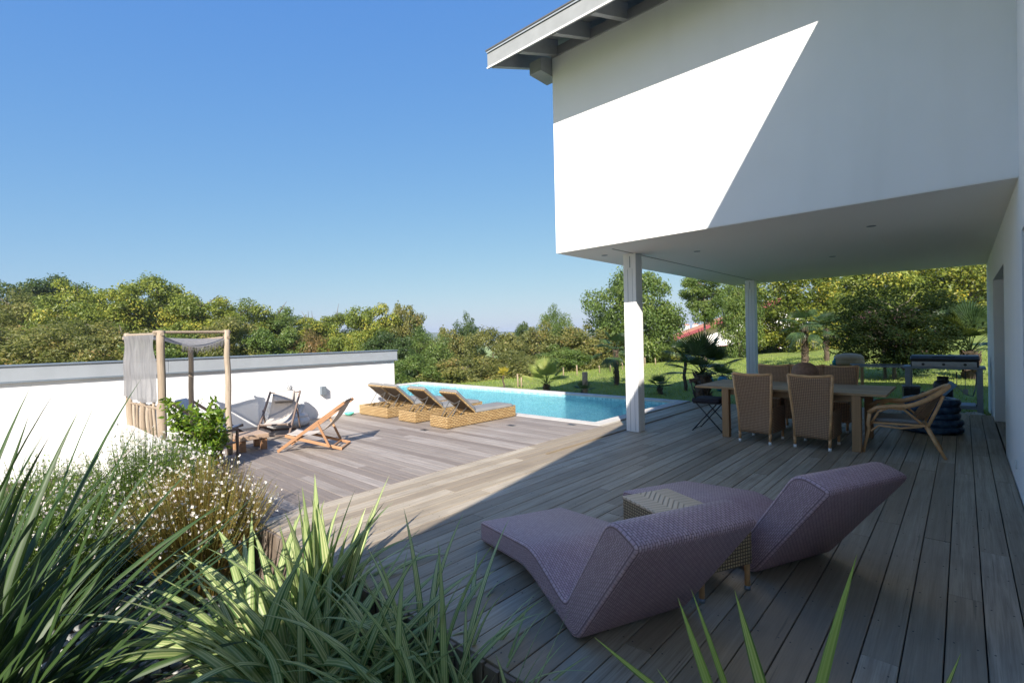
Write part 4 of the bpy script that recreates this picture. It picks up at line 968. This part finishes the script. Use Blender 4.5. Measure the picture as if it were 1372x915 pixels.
# ------------------------------------------------------------------ trees
def crown_data(seed, nblob, nleaf, ls, shape='round', rough=.34):
    """leaf clumps spread through a unit ellipsoid; returns vertices and quads"""
    g = np.random.default_rng(seed); cen = []; rad = []
    while len(cen) < nblob:
        p = g.uniform(-1, 1, 3); d = np.linalg.norm(p)
        if d > 1 or d < .25: continue
        if shape == 'round':
            if p[2] < -.2 and np.hypot(p[0], p[1]) > .85: continue
        if shape == 'drape' and not (p[2] > -.2 or np.hypot(p[0], p[1]) > .5): continue
        if shape == 'sparse' and g.uniform() < .3: p *= 1.05
        p = p*(.86+.14*g.uniform()); cen.append(p); rad.append(g.uniform(.13, .30)*(1.15-.35*d))
    cen = np.array(cen); rad = np.array(rad)
    wts = rad**2; wts /= wts.sum(); ix = g.choice(nblob, nleaf, p=wts)
    d = g.normal(size=(nleaf, 3)); d /= np.linalg.norm(d, axis=1)[:, None]
    rr = rad[ix]*(.45+.62*g.uniform(size=nleaf)**.6)*(1+rough*g.normal(size=nleaf)*.5)
    P = cen[ix]+d*rr[:, None]*np.array([1.15, 1.15, .8])
    nrm = d*.7+g.normal(size=(nleaf, 3))*.55+np.array([0, 0, .35]); nrm /= np.linalg.norm(nrm, axis=1)[:, None]
    a = np.cross(nrm, g.normal(size=(nleaf, 3))); a /= np.linalg.norm(a, axis=1)[:, None]; b = np.cross(nrm, a)
    s1 = (ls*(.6+.8*g.uniform(size=nleaf)))[:, None]; s2 = s1*.55; f = nrm*s1*.25
    V = np.stack([P-a*s1, P-b*s2+f, P+a*s1, P+b*s2+f], 1).reshape(-1, 3)
    Fq = np.arange(nleaf*4).reshape(-1, 4)
    bt = g.uniform(0, 1, nblob)[ix]; tone = np.clip(bt*.55+g.uniform(size=nleaf)*.5, 0, 1)
    return V, Fq, tone, cen
PROTO = {}
specs = {0: (60, 15000, .034), 1: (75, 16000, .032), 2: (50, 14000, .035), 3: (85, 17000, .030), 4: (65, 15000, .034), 5: (120, 30000, .026), 6: (60, 14000, .036), 7: (110, 26000, .024)}
def trunk_data(cen, seed, multi=1):
    """tapered trunk and limbs reaching into the clumps; z from -1 (foot) to the crown"""
    r_ = random.Random(seed); mb = MB()
    for s_ in range(multi):
        ox = 0 if multi == 1 else .12*math.cos(s_*2.2); oy = 0 if multi == 1 else .12*math.sin(s_*2.2)
        pts = [Vector((ox*.4, oy*.4, -1.9)), Vector((ox*.7+r_.uniform(-.03,.03), oy*.7, -1.2)), Vector((ox+r_.uniform(-.05,.05), oy+r_.uniform(-.05,.05), -.6)), Vector((ox*1.5, oy*1.5, 0)), Vector((ox*2, oy*2, .5))]
        k = .055 if multi == 1 else .03; mb.tube(pts, [k*1.3, k, k*.85, k*.6, k*.25], 8)
        for c_ in cen[s_::max(1, multi)][:16]:
            c_ = Vector(c_); st_ = pts[2].lerp(pts[4], max(0, min(1, (c_.z+.5)/1.3))); md = st_.lerp(c_, .5)+Vector((r_.uniform(-.06,.06), r_.uniform(-.06,.06), -.05)); mb.tube([st_, md, c_], [k*.42, k*.26, k*.08], 6)
    return mb
CROWN_ME = {}; TRUNK_ME = {}
for k, (nb, nl, ls) in specs.items():
    V, Fq, T, cen = crown_data(100+k*7, nb, nl, ls, {7: 'sparse'}.get(k, 'round'))
    o = fast('crown', V, Fq, T, L_GREEN); CROWN_ME[k] = o.data; bpy.data.objects.remove(o)
    t = trunk_data(cen, k, 4 if k == 7 else 1).build('trunk', BARK); TRUNK_ME[k] = t.data; bpy.data.objects.remove(t)
MATS = dict(L_OLIVE=L_OLIVE, L_YEL=L_YEL, L_DARK=L_DARK, L_GREEN=L_GREEN, L_GOLD=L_GOLD, L_RUST=L_RUST, L_MYRTLE=L_MYRTLE)
rt = random.Random(3)
for (nm, x, y, ztop_, r_, zbot, mat, pr, lb) in TREES:
    g0 = hz(x, y); rz_ = max(.6, (ztop_-zbot)/2); zc = (ztop_+zbot)/2
    tr_ = empty(nm, (x, y, g0), rt.uniform(0, 6.28), lb, 'tree', 'trees and bushes around the garden')
    c = bpy.data.objects.new('crown', CROWN_ME[pr]); C.objects.link(c); c.parent = tr_
    c.location = (0, 0, zc-g0); c.scale = (r_*1.12, r_*1.12, rz_*1.05)
    c.material_slots[0].link = 'OBJECT'; c.material_slots[0].material = MATS[mat]
    t = bpy.data.objects.new('trunk', TRUNK_ME[pr]); C.objects.link(t); t.parent = tr_
    h = zc-g0; t.location = (0, 0, zc-g0); sz = max(rz_, (h+.3)/1.9); t.scale = (r_, r_, sz if h > 0 else rz_)
# ------------------------------------------------------------------ palms
def fan_leaf(mb, base, d, pl, lr, seg=22, spread=2.5, droop=.25, up=Vector((0,0,1)), t=.5):
    """a petiole and a pleated fan of pointed segments"""
    d = d.normalized(); side = d.cross(up)
    if side.length < .1: side = Vector((1,0,0))
    side.normalize(); n_ = side.cross(d).normalized()
    hub = base+d*pl-Vector((0,0,droop*pl*.25))
    L.tube([base, base.lerp(hub, .5)+n_*pl*.05, hub], [.014, .010, .007], 5, t=t)
    dd = (hub-base).normalized()
    for k in range(seg):
        a = (k/(seg-1)-.5)*spread*1.1; v_ = (dd*math.cos(a)+side*math.sin(a)).normalized()
        ln = lr*(1-.22*abs(a/spread*2)**2)*rt.uniform(.92, 1.05); w_ = lr*.030
        tang = (side*math.cos(a)-dd*math.sin(a)).normalized(); nn = n_*(.35 if k % 2 else -.1)
        p0 = hub; p1 = hub+v_*ln*.55+n_*.03*ln; p2 = hub+v_*ln*.85-Vector((0,0,1))*droop*ln*.15; p3 = hub+v_*ln-Vector((0,0,1))*droop*ln*.42
        b = len(mb.v)
        for p, ww in ((p0, .25), (p1, 1.0), (p2, .55)):
            mb.v += [tuple(p-tang*w_*ww), tuple(p+n_*w_*.55*ww), tuple(p+tang*w_*ww)]
        mb.v.append(tuple(p3)); tt = min(1, max(0, t+rt.uniform(-.25, .25)))
        for i in (0, 3):
            mb.face((b+i, b+i+1, b+i+4, b+i+3), t=tt); mb.face((b+i+1, b+i+2, b+i+5, b+i+4), t=tt)
        mb.face((b+6, b+7, b+9), t=tt); mb.face((b+7, b+8, b+9), t=tt)
def make_palm(loc, label, th, tr_r, n, pl, lr, lmat, elev=(-10, 80), droop=.3, fibre=True, seg=22):
    global L
    p = empty('fan_palm', loc, rt.uniform(0, 6), label, 'palm', 'young fan palms around the pool and lawn')
    mb = MB(); k = 14
    pts = [Vector((.02*math.sin(i*.7), .02*math.cos(i*.9)-.02, -.1+(th+.1)*i/k)) for i in range(k+1)]
    mb.tube(pts, [tr_r*(1.15-.25*i/k)*(1+.12*math.sin(i*2.4)) for i in range(k+1)], 12)
    if fibre:
        for i in range(int(70*th/.6)+10):     # old leaf bases
            z = rt.uniform(.05, th); a = i*2.4; rr = tr_r*1.02; q0 = Vector((rr*math.cos(a), rr*math.sin(a), z)); mb.beam(q0, q0+Vector((math.cos(a)*tr_r*.38, math.sin(a)*tr_r*.38, tr_r*.65)), tr_r*.36, tr_r*.10, t=rt.random())
    mb.build('trunk', PALMBARK, p)
    lf = MB(); L = MB()
    for i in range(n):
        el = R(elev[0]+(elev[1]-elev[0])*((i+.5)/n)**.9); a = i*2.399
        d = Vector((math.cos(a)*math.cos(el), math.sin(a)*math.cos(el), math.sin(el)))
        fan_leaf(lf, Vector((0, 0, th)), d, pl*rt.uniform(.8, 1.15), lr*rt.uniform(.85, 1.1), seg, droop=droop*(1.3-.8*math.sin(el)), t=rt.uniform(.2, .8))
    L.build('petiole_cluster', lmat, p); lf.build('fronds', lmat, p, fixn=False)
    return p
make_palm((11.15,4.38,-.12), 'fan palm with thick shaggy trunk at the deck edge behind the black folding chair', .74, .15, 17, .48, .55, L_PALM, (-5, 85))
make_palm((14.8,6.35,hz(14.8,6.35)), 'slim stemmed fan palm on the lawn left of the shaggy trunked palm', 1.05, .05, 9, .40, .42, L_PALM, (-30, 70), .5, False)
make_palm((15.53,9.19,hz(15.53,9.19)), 'fan palm with drooping leaves beside the first white post, left of it', 1.25, .08, 12, .45, .52, L_PALM, (-35, 70), .7)
make_palm((13.6,6.6,hz(13.6,6.6)), 'tiny fan palm on the lawn just right of the first white post', .18, .07, 8, .22, .30, L_PALM, (5, 80))
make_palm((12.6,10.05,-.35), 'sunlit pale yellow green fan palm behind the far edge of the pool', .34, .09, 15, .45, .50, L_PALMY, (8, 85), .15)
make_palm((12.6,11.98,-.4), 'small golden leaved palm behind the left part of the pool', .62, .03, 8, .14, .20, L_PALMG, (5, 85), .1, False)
make_palm((12.6,8.62,-.3), 'small dark fan palm at the foot of the cut trunk', .14, .05, 8, .20, .26, L_PALM, (5, 80))
make_palm((24.0,5.0,hz(24,5)), 'slim garden palm with hanging dark leaves in front of the far white house', 1.7, .11, 14, .5, .62, L_PALM, (-50, 75), .8)
make_palm((25.9,4.55,hz(25.9,4.55)), 'second slim garden palm, leaning close to the first in front of the far white house', 1.45, .09, 12, .45, .55, L_PALM, (-35, 75), .6)
make_palm((17.6,6.2,hz(17.6,6.2)), 'low dark spiky palm on the lawn right behind the second white post', .12, .08, 10, .25, .42, L_PALM, (0, 80))
make_palm((19.6,-.15,hz(19.6,-.15)), 'large fan palm with a stout trunk on the lawn beside the white wall', .75, .17, 20, .95, .72, L_PALM, (8, 86), .3, seg=26)
st_ = MB().tube([(12.62,8.56,-.5),(12.62,8.56,.1),(12.63,8.57,.44)], [.085,.08,.085], 12).build('cut_trunk', CUT); tag(st_, 'cut off pale tree trunk stump standing behind the pool', 'stump')
# fence posts along the meadow
FP = [(17.75,13.18),(18.56,13.02),(20.54,13.08),(21.35,12.95),(13.39,12.01),(13.46,11.9),(22.64,13.02),(25.72,13.35),(26.59,13.14)]
for i, (x, y) in enumerate(FP):
    z = hz(x, y); o = MB().tube([(0,0,-.2),(.01*math.sin(i),0,.25),(.02*math.sin(i*3),.01,.42+.08*math.sin(i*2))], .03, 8).build('fence_post', CUT); o.location = (x, y, z)
    tag(o, ['fence post left of the lit fan palm, at its side','second fence post left of the cut trunk','fence post directly left of the cut trunk','fence post standing just behind the cut trunk','left one of two close stakes right behind the golden palm','right one of two close stakes right behind the golden palm','fence post left of the first white post','fence post seen just right of the first white post','farthest fence post, right of the first white post'][i], 'fence post', 'wooden fence posts along the meadow')
# far white house with red verge
fh = empty('far_house', (48.9, 20.7, hz(48.9, 20.7)), R(-62), 'white house with red painted gable edge and orange tiles beyond the lawn', 'house')
G0 = 0
REDW = simple('red_verge', (.22,.035,.045), .5, .1); TILE = simple('orange_tiles', (.50,.22,.12), .8, .25, 3)
gz = hz(48.9, 20.7); ez = 1.45-gz; rz_ = 4.5-gz; Lg = 17.0; 
MB().prism([(0,-1.5),(Lg,-1.5),(Lg,ez),(Lg/2,rz_),(0,ez)], 0, 9).build('wall', WHITE, fh)
mb = MB()
for s_ in (0, 1):
    a, b = ((-1.2,ez-.42),(Lg/2,rz_+.05)) if s_ == 0 else ((Lg/2,rz_+.05),(Lg+1.2,ez-.42))
    mb.prism([a, b, (b[0], b[1]+.22), (a[0], a[1]+.22)], -1.1, 9.3)
rf2 = mb.build('roof', TILE, fh)
mb = MB()
for s_ in (0, 1):
    a, b = ((-1.3,ez-.62),(Lg/2,rz_-.15)) if s_ == 0 else ((Lg/2,rz_-.15),(Lg+1.3,ez-.62))
    mb.prism([a, b, (b[0], b[1]+.36), (a[0], a[1]+.36)], -1.22, -1.105)
mb.build('verge_board', REDW, rf2)
for x in (3.5, 8.0, 12.5):
    wf = MB().box(x-.5, x+.5, -.06, -.005, .9, 2.1).build('window', REDW, fh); MB().box(x-.4, x+.4, -.075, -.061, 1.0, 2.0).build('pane', BLACK, wf)
for i, (px_, s_) in enumerate(((0,9),(9,7),(19,11),(31,8))):
    x0_, y0_ = 846-px_*.1+px_*.9, 378-px_
    v_ = empty('hill_house', (x0_, y0_, 10.5+i*.6), R(20+i*13), ['leftmost tiny white house on the far hill','second tiny white house from the left on the far hill','third tiny white house on the far hill, the widest','rightmost tiny white house on the far hill'][i], 'house', 'tiny white houses on the far hill')
    MB().prism([(0,-6),(s_,-6),(s_,4),(s_/2,6.2),(0,4)], 0, 7).build('wall', WHITE, v_)
    MB().prism([(-.4,3.85),(s_/2,6.25),(s_+.4,3.85),(s_+.4,4.2),(s_/2,6.7),(-.4,4.2)], -.4, 7.4).build('roof', TILE, v_)
# ------------------------------------------------------------------ strap leaved plants
def strap_plant(name, loc, label, cat, n, length, width, mat, az=(0, 2*PI), lean=(5, 60), droop=1.0, seed=1, spread=.12, group=None, curl=.0, lenvar=.25):
    g = np.random.default_rng(seed); V = []; Fq = []; T = []; UV = []; K = 14; A = 5
    for i in range(n):
        a = g.uniform(*az); f = (i+.5)/n; th = R(lean[0]+(lean[1]-lean[0])*f**.8+g.normal()*4); ln = length*(1+lenvar*g.normal()*.6)*(1-.15*f); w_ = width*g.uniform(.75, 1.2)
        end = th+R(25+60*f)*droop*g.uniform(.5, 1.35); p = Vector((g.normal()*spread, g.normal()*spread, 0)); tw = g.normal()*.25; yaw2 = a; base = len(V); tn = g.uniform()
        cv = g.normal()*.25+curl
        for k in range(K+1):
            s_ = k/K; ang = th+(end-th)*s_**1.8; yy = yaw2+cv*s_
            d = Vector((math.sin(ang)*math.cos(yy), math.sin(ang)*math.sin(yy), math.cos(ang)))
            side = Vector((-math.sin(yy), math.cos(yy), 0)); nn = side.cross(d); r2 = tw*s_*2
            side2 = side*math.cos(r2)+nn*math.sin(r2); nn2 = nn*math.cos(r2)-side*math.sin(r2)
            ww = w_*(.55+.45*min(1, s_*4))*(1-max(0, (s_-.45)/.55)**1.7)+.0006
            for j in range(A):
                u = j/(A-1)-.5; V.append(tuple(p+side2*u*ww+nn2*abs(u)*ww*.55*(1-.6*s_)))
            if k < K: p = p+d*(ln/K)
        for k in range(K):
            for j in range(A-1):
                q0 = base+k*A+j; Fq.append((q0, q0+1, q0+A+1, q0+A)); T.append(tn)
                UV += [(j/(A-1), k/K), ((j+1)/(A-1), k/K), ((j+1)/(A-1), (k+1)/K), (j/(A-1), (k+1)/K)]
    o = fast(name, V, Fq, T, mat, uv=UV, smooth=True); o.location = loc
    return tag(o, label, cat, group)
# ------------------------------------------------------------------ planting bed
q = N('bed_soil'); n1 = q.noise(q.obj(), 8, 5); q.p(Base_Color=q.ramp(n1, [(0.35, (.05,.038,.026)), (0.7, (.11,.085,.06))]), Roughness=1.0); q.bump(q.noise(q.obj(), 40, 4), 1, .02)
def bedz(x, y): return -.46+.03*noise.noise(Vector((x*1.3, y*1.3, 0)))+.03*max(0, y-5)
V = []; Fq = []; nx_, ny_ = 40, 60
for i in range(nx_+1):
    for j in range(ny_+1):
        x = -7+8.6*i/nx_; y = -.36+10.08*j/ny_; V.append((x, y, bedz(x, y)))
for i in range(nx_):
    for j in range(ny_):
        a = i*(ny_+1)+j; Fq.append((a, a+ny_+1, a+ny_+2, a+1))
tag(fast('garden_bed', V, Fq, [.5]*len(Fq), q.m, smooth=True), kind='structure')
# pebbles
g = np.random.default_rng(8); ico = bmesh.new(); bmesh.ops.create_icosphere(ico, subdivisions=2, radius=1); iv = np.array([v.co[:] for v in ico.verts]); itf = np.array([[v.index for v in f.verts] for f in ico.faces]); ico.free()
V = []; Fq = []; T = []
for i in range(2600):
    x = g.uniform(-.6, 1.55); y = g.uniform(2.3, 6.0); s_ = g.uniform(.012, .034)*(1.25 if g.uniform() < .15 else 1)
    sc = np.array([s_*g.uniform(1, 1.5), s_*g.uniform(.8, 1.1), s_*g.uniform(.5, .8)]); a = g.uniform(0, 6.28); ca, sa = math.cos(a), math.sin(a)
    P = iv*sc*(1+.08*g.normal(size=(len(iv), 1))*0); P = np.stack([P[:,0]*ca-P[:,1]*sa, P[:,0]*sa+P[:,1]*ca, P[:,2]], 1)+np.array([x, y, bedz(x, y)+s_*g.uniform(.2, .9)])
    Fq.append(itf+len(V)*len(iv)); V.append(P); T += [g.uniform()]*len(itf)
PEB = N('river_pebble'); pn_ = PEB.noise(PEB.obj(), 30, 4); PEB.p(Base_Color=PEB.mix(PEB.math('MULTIPLY', pn_, .3), PEB.ramp(PEB.tone(), [(0, (.16,.17,.17)), (.5, (.32,.33,.32)), (1, (.55,.54,.50))]), (.2,.2,.19)), Roughness=.6)
tag(fast('pebbles', np.concatenate(V), np.concatenate(Fq), T, PEB.m, smooth=True), 'grey and white river pebbles covering the planting bed', 'pebbles', kind='stuff')
# flowering bushes
def gaura(loc, label, rad, h, nst, lmat, seed, fl=520, leafn=7, pinkish=.2, lsz=.026):
    g = np.random.default_rng(seed); r = empty('flowering_bush', loc, 0, label, 'bush', 'gaura bushes in the bed')
    st = MB(); LV = []; LF = []; LT = []; FV = []; FF = []; FT = []
    def leaf(p, d, s_, arrV, arrF, arrT, t, wd=.35):
        d = d.normalized(); sd2 = d.cross(Vector(g.normal(size=3))).normalized(); b = len(arrV); n2 = d.cross(sd2)
        arrV += [tuple(p), tuple(p+d*s_*.5+sd2*s_*wd*.5+n2*s_*.08), tuple(p+d*s_), tuple(p+d*s_*.5-sd2*s_*wd*.5+n2*s_*.08)]; arrF.append((b, b+1, b+2, b+3)); arrT.append(t)
    tips = []
    for i in range(nst):
        a = g.uniform(0, 2*PI); q_ = math.sqrt(g.uniform()); b0 = Vector((math.cos(a)*q_*rad*.35, math.sin(a)*q_*rad*.35, 0)); out = q_*rad*g.uniform(.7, 1.1); hh = h*g.uniform(.72, 1.08)*(1-.32*q_**2)
        top = Vector((math.cos(a)*out, math.sin(a)*out, hh)); mid = b0.lerp(top, .55)+Vector((0,0,hh*.10)); pts = [b0, mid, top]
        st.tube([b0, b0.lerp(mid, .6)+Vector((0,0,.02)), mid, mid.lerp(top, .6), top], [.0035,.003,.0022,.0016,.0010], 3, cap=False, t=g.uniform(), sm=False)
        for k in range(leafn):
            s_ = g.uniform(.25, .97); p = (b0.lerp(mid, s_/.55) if s_ < .55 else mid.lerp(top, (s_-.55)/.45)); d = Vector((g.normal(), g.normal(), .6+abs(g.normal())*.5)); leaf(p, d, lsz*g.uniform(.6, 1.5), LV, LF, LT, g.uniform())
        tips.append((mid, top))
    for i in range(fl):
        m_, t_ = tips[g.integers(len(tips))]; p = m_.lerp(t_, g.uniform(.25, 1.12))+Vector(g.normal(size=3))*.012; ax = Vector((g.normal(), g.normal(), g.normal()*.6+.3)).normalized(); e1 = ax.orthogonal().normalized(); e2 = ax.cross(e1); s_ = g.uniform(.009, .017); tt = g.uniform() if g.uniform() > pinkish else 0.0
        for k in range(4):
            an = k*PI/2+g.normal()*.25; d = (e1*math.cos(an)+e2*math.sin(an)+ax*.25).normalized(); sd2 = d.cross(ax).normalized(); b = len(FV)
            FV += [tuple(p), tuple(p+d*s_*.6+sd2*s_*.42), tuple(p+d*s_), tuple(p+d*s_*.6-sd2*s_*.42)]; FF.append((b, b+1, b+2, b+3)); FT.append(tt)
    st.build('stems', lmat, r, fixn=False); fast('leaves', LV, LF, LT, lmat, r); fast('flowers', FV, FF, FT, PETAL, r); return r
gaura((1.20,4.56,-.44), 'reddish brown gaura bush full of white flowers, nearest the deck corner', .60, 1.05, 1500, L_GAURAR, 1, 1000, 6, .1, .017)
gaura((1.00,5.65,-.42), 'green gaura bush with small white flowers in front of the low parapet wall', .68, 1.16, 1000, L_GAURA, 2, 1500, 16, lsz=.021)
gaura((.38,4.95,-.44), 'green gaura bush with pale flowers at the left, behind the dark strap leaved plant', .64, 1.05, 900, L_GAURA, 3, 1000, 16, lsz=.021)
gaura((1.42,6.25,-.40), 'green gaura bush at the end of the low parapet wall, beside the lemon tree', .45, .98, 560, L_GAURA, 4, 700, 12)
gaura((.40,6.40,-.42), 'sparse green gaura bush against the white garden wall at far left', .60, .95, 460, L_GAURA, 5, 520, 9)
# big strap leaved plants in front
strap_plant('flax_plant', (1.16,2.95,-.42), 'large variegated flax plant with arching leaves, left clump at the front of the bed', 'plant', 130, 1.10, .058, STRAP1, (0, 2*PI), (20, 80), 1.25, 1, .08, 'variegated flax plants', lenvar=.15)
strap_plant('flax_plant', (1.42,3.00,-.42), 'upright variegated flax clump with sunlit tips by the deck corner', 'plant', 34, .98, .066, STRAP1, (0, 2*PI), (2, 20), .3, 2, .05, 'variegated flax plants')
strap_plant('flax_plant', (1.46,1.98,-.42), 'fine leaved variegated flax clump at the deck edge in front of the purple chaise', 'plant', 105, .98, .036, STRAP1, (0, 2*PI), (5, 64), 1.25, 3, .10, 'variegated flax plants')
strap_plant('flax_plant', (1.10,2.42,-.42), 'low variegated flax clump at the bottom edge, left of the fine leaved one', 'plant', 100, .98, .052, STRAP1, (0, 2*PI), (20, 80), 1.25, 4, .08, 'variegated flax plants', lenvar=.15)
strap_plant('flax_plant', (1.44,1.58,-.42), 'small fine leaved flax clump at the bottom edge, right of the other clumps', 'plant', 80, .74, .026, STRAP1, (0, 2*PI), (5, 66), .9, 9, .08, 'variegated flax plants')
strap_plant('dark_flax_plant', (-.22,3.32,-.45), 'big dark green strap leaved plant reaching in from the left edge', 'plant', 170, 1.64, .044, STRAP2, (-.85, 2.1), (6, 72), .60, 6, .12)
# ------------------------------------------------------------------ little lemon tree in a pot
lt = empty('lemon_tree', (1.82,6.88,0.0), 0, 'little lemon tree with yellow fruit in front of the curtained shelter', 'tree')
mb = MB(); mb.tube([(0,0,-.40),(.01,0,.0),(.0,.01,.25),(.02,0,.45)], [.02,.017,.014,.008], 8); g = np.random.default_rng(12); LV = []; LF = []; LT = []; ends = []
for i in range(26):
    a = g.uniform(0, 6.28); e = Vector((math.cos(a)*g.uniform(.12,.36), math.sin(a)*g.uniform(.12,.36), g.uniform(.22,.86))); s0 = Vector((0,0,g.uniform(.05,.35))); mb.tube([s0, s0.lerp(e,.5)+Vector((0,0,.04)), e], [.007,.005,.002], 5); ends.append((s0, e))
mb.build('trunk', BARK, lt)
for i in range(2300):
    s0, e = ends[g.integers(len(ends))]; p = s0.lerp(e, g.uniform(.3, 1.08))+Vector(g.normal(size=3))*.025; d = Vector((g.normal(), g.normal(), g.normal()*.7+.3)).normalized(); sd2 = d.cross(Vector(g.normal(size=3))).normalized(); s_ = g.uniform(.05,.10); n2 = d.cross(sd2); b = len(LV)
    LV += [tuple(p), tuple(p+d*s_*.45+sd2*s_*.24+n2*.006), tuple(p+d*s_), tuple(p+d*s_*.45-sd2*s_*.24+n2*.006)]; LF.append((b,b+1,b+2,b+3)); LT.append(g.uniform())
fast('crown', LV, LF, LT, L_LEMON, lt)
ym = simple('lemon_skin', (.72,.50,.02), .4, .05)
for x, y, z in ((.16,-.12,.10),(.08,-.2,.05),(.22,-.02,.16),(-.12,-.16,.14)): MB().lathe([(.001,-.034),(.012,-.028),(.025,-.01),(.026,.008),(.014,.027),(.001,.034)], 12, (x,y,z)).build('lemon', ym, lt)
pt = empty('plant_pot', (1.82,6.88,-.40), 0, 'dark plant pot holding the little lemon tree', 'pot')
MB().lathe([(.001,0),(.13,0),(.17,.33),(.185,.335),(.185,.37),(.165,.37),(.155,.31),(.001,.31)], 24).build('pot_body', simple('dark_glazed_pot', (.07,.07,.08), .4, .1), pt)
# pale strap leaves at the lower right, close to the camera
def blade(name_o, pts, w_, tn):
    pass
V = []; Fq = []; T = []; UV = []
def one_leaf(p0, p1, w_, bow, sidev, tn):
    K = 16; base = len(V); p0 = Vector(p0); p1 = Vector(p1); d = (p1-p0).normalized(); sd2 = Vector(sidev).normalized(); nn = sd2.cross(d)
    for k in range(K+1):
        s_ = k/K; p = p0.lerp(p1, s_)+nn*bow*math.sin(PI*s_)*.5; ww = w_*(.7+.3*min(1, s_*3))*(1-max(0, (s_-.5)/.5)**1.6)+.0005
        for j in range(5):
            u = j/4-.5; V.append(tuple(p+sd2*u*ww+nn*abs(u)*ww*.5))
    for k in range(K):
        for j in range(4):
            q0 = base+k*5+j; Fq.append((q0, q0+1, q0+6, q0+5)); T.append(tn); UV.extend([(j/4, k/K), ((j+1)/4, k/K), ((j+1)/4, (k+1)/K), (j/4, (k+1)/K)])
one_leaf([1.467, 0.501, 0.349], [1.213, 0.812, 0.666], 0.027, 0.03, (0.675, -0.738, 0.1), 0.61)
one_leaf([1.437, 0.608, 0.399], [1.28, 0.812, 0.599], 0.018, 0.02, (0.675, -0.738, 0.1), 0.80)
one_leaf([1.467, 0.454, 0.161], [1.354, 0.615, 0.791], 0.033, 0.02, (0.675, -0.738, 0.1), 0.99)
one_leaf([1.561, 0.47, 0.193], [1.458, 0.619, 0.774], 0.020, 0.02, (0.675, -0.738, 0.1), 0.99)
one_leaf([1.541, 0.375, 0.243], [1.465, 0.494, 0.809], 0.035, -0.02, (0.675, -0.738, 0.1), 0.30)
one_leaf([1.495, 0.365, 0.198], [1.657, 0.226, 0.922], 0.037, -0.05, (0.675, -0.738, 0.1), 1.00)
one_leaf([1.713, 0.187, 0.258], [1.901, 0.015, 0.613], 0.030, 0.04, (0.675, -0.738, 0.1), 0.01)
one_leaf([1.48, 0.56, 0.308], [1.383, 0.699, 0.534], 0.018, 0.03, (0.675, -0.738, 0.1), 0.25)
o = fast('pale_flax_plant', V, Fq, T, STRAP3, uv=UV, smooth=True)
tag(o, 'pale yellow green strap leaves rising at the bottom right in front of the terrace', 'plant')
# ------------------------------------------------------------------ air
hb_ = MB(); hb_.box(-3050, 6550, -3050, 6550, -40, 16)
hz_o = hb_.build('haze'); hm = bpy.data.materials.new('haze_air'); hm.use_nodes = True; t_ = hm.node_tree
for n_ in list(t_.nodes):
    if n_.type == 'BSDF_PRINCIPLED': t_.nodes.remove(n_)
pv = t_.nodes.new('ShaderNodeVolumePrincipled'); pv.inputs['Color'].default_value = (.75,.85,1,1); pv.inputs['Density'].default_value = 0.00030; pv.inputs['Anisotropy'].default_value = 0.0
t_.links.new(pv.outputs[0], t_.nodes['Material Output'].inputs['Volume']); hz_o.data.materials.append(hm)
tag(hz_o, 'thin pale blue haze over the far hills', 'haze', kind='stuff')
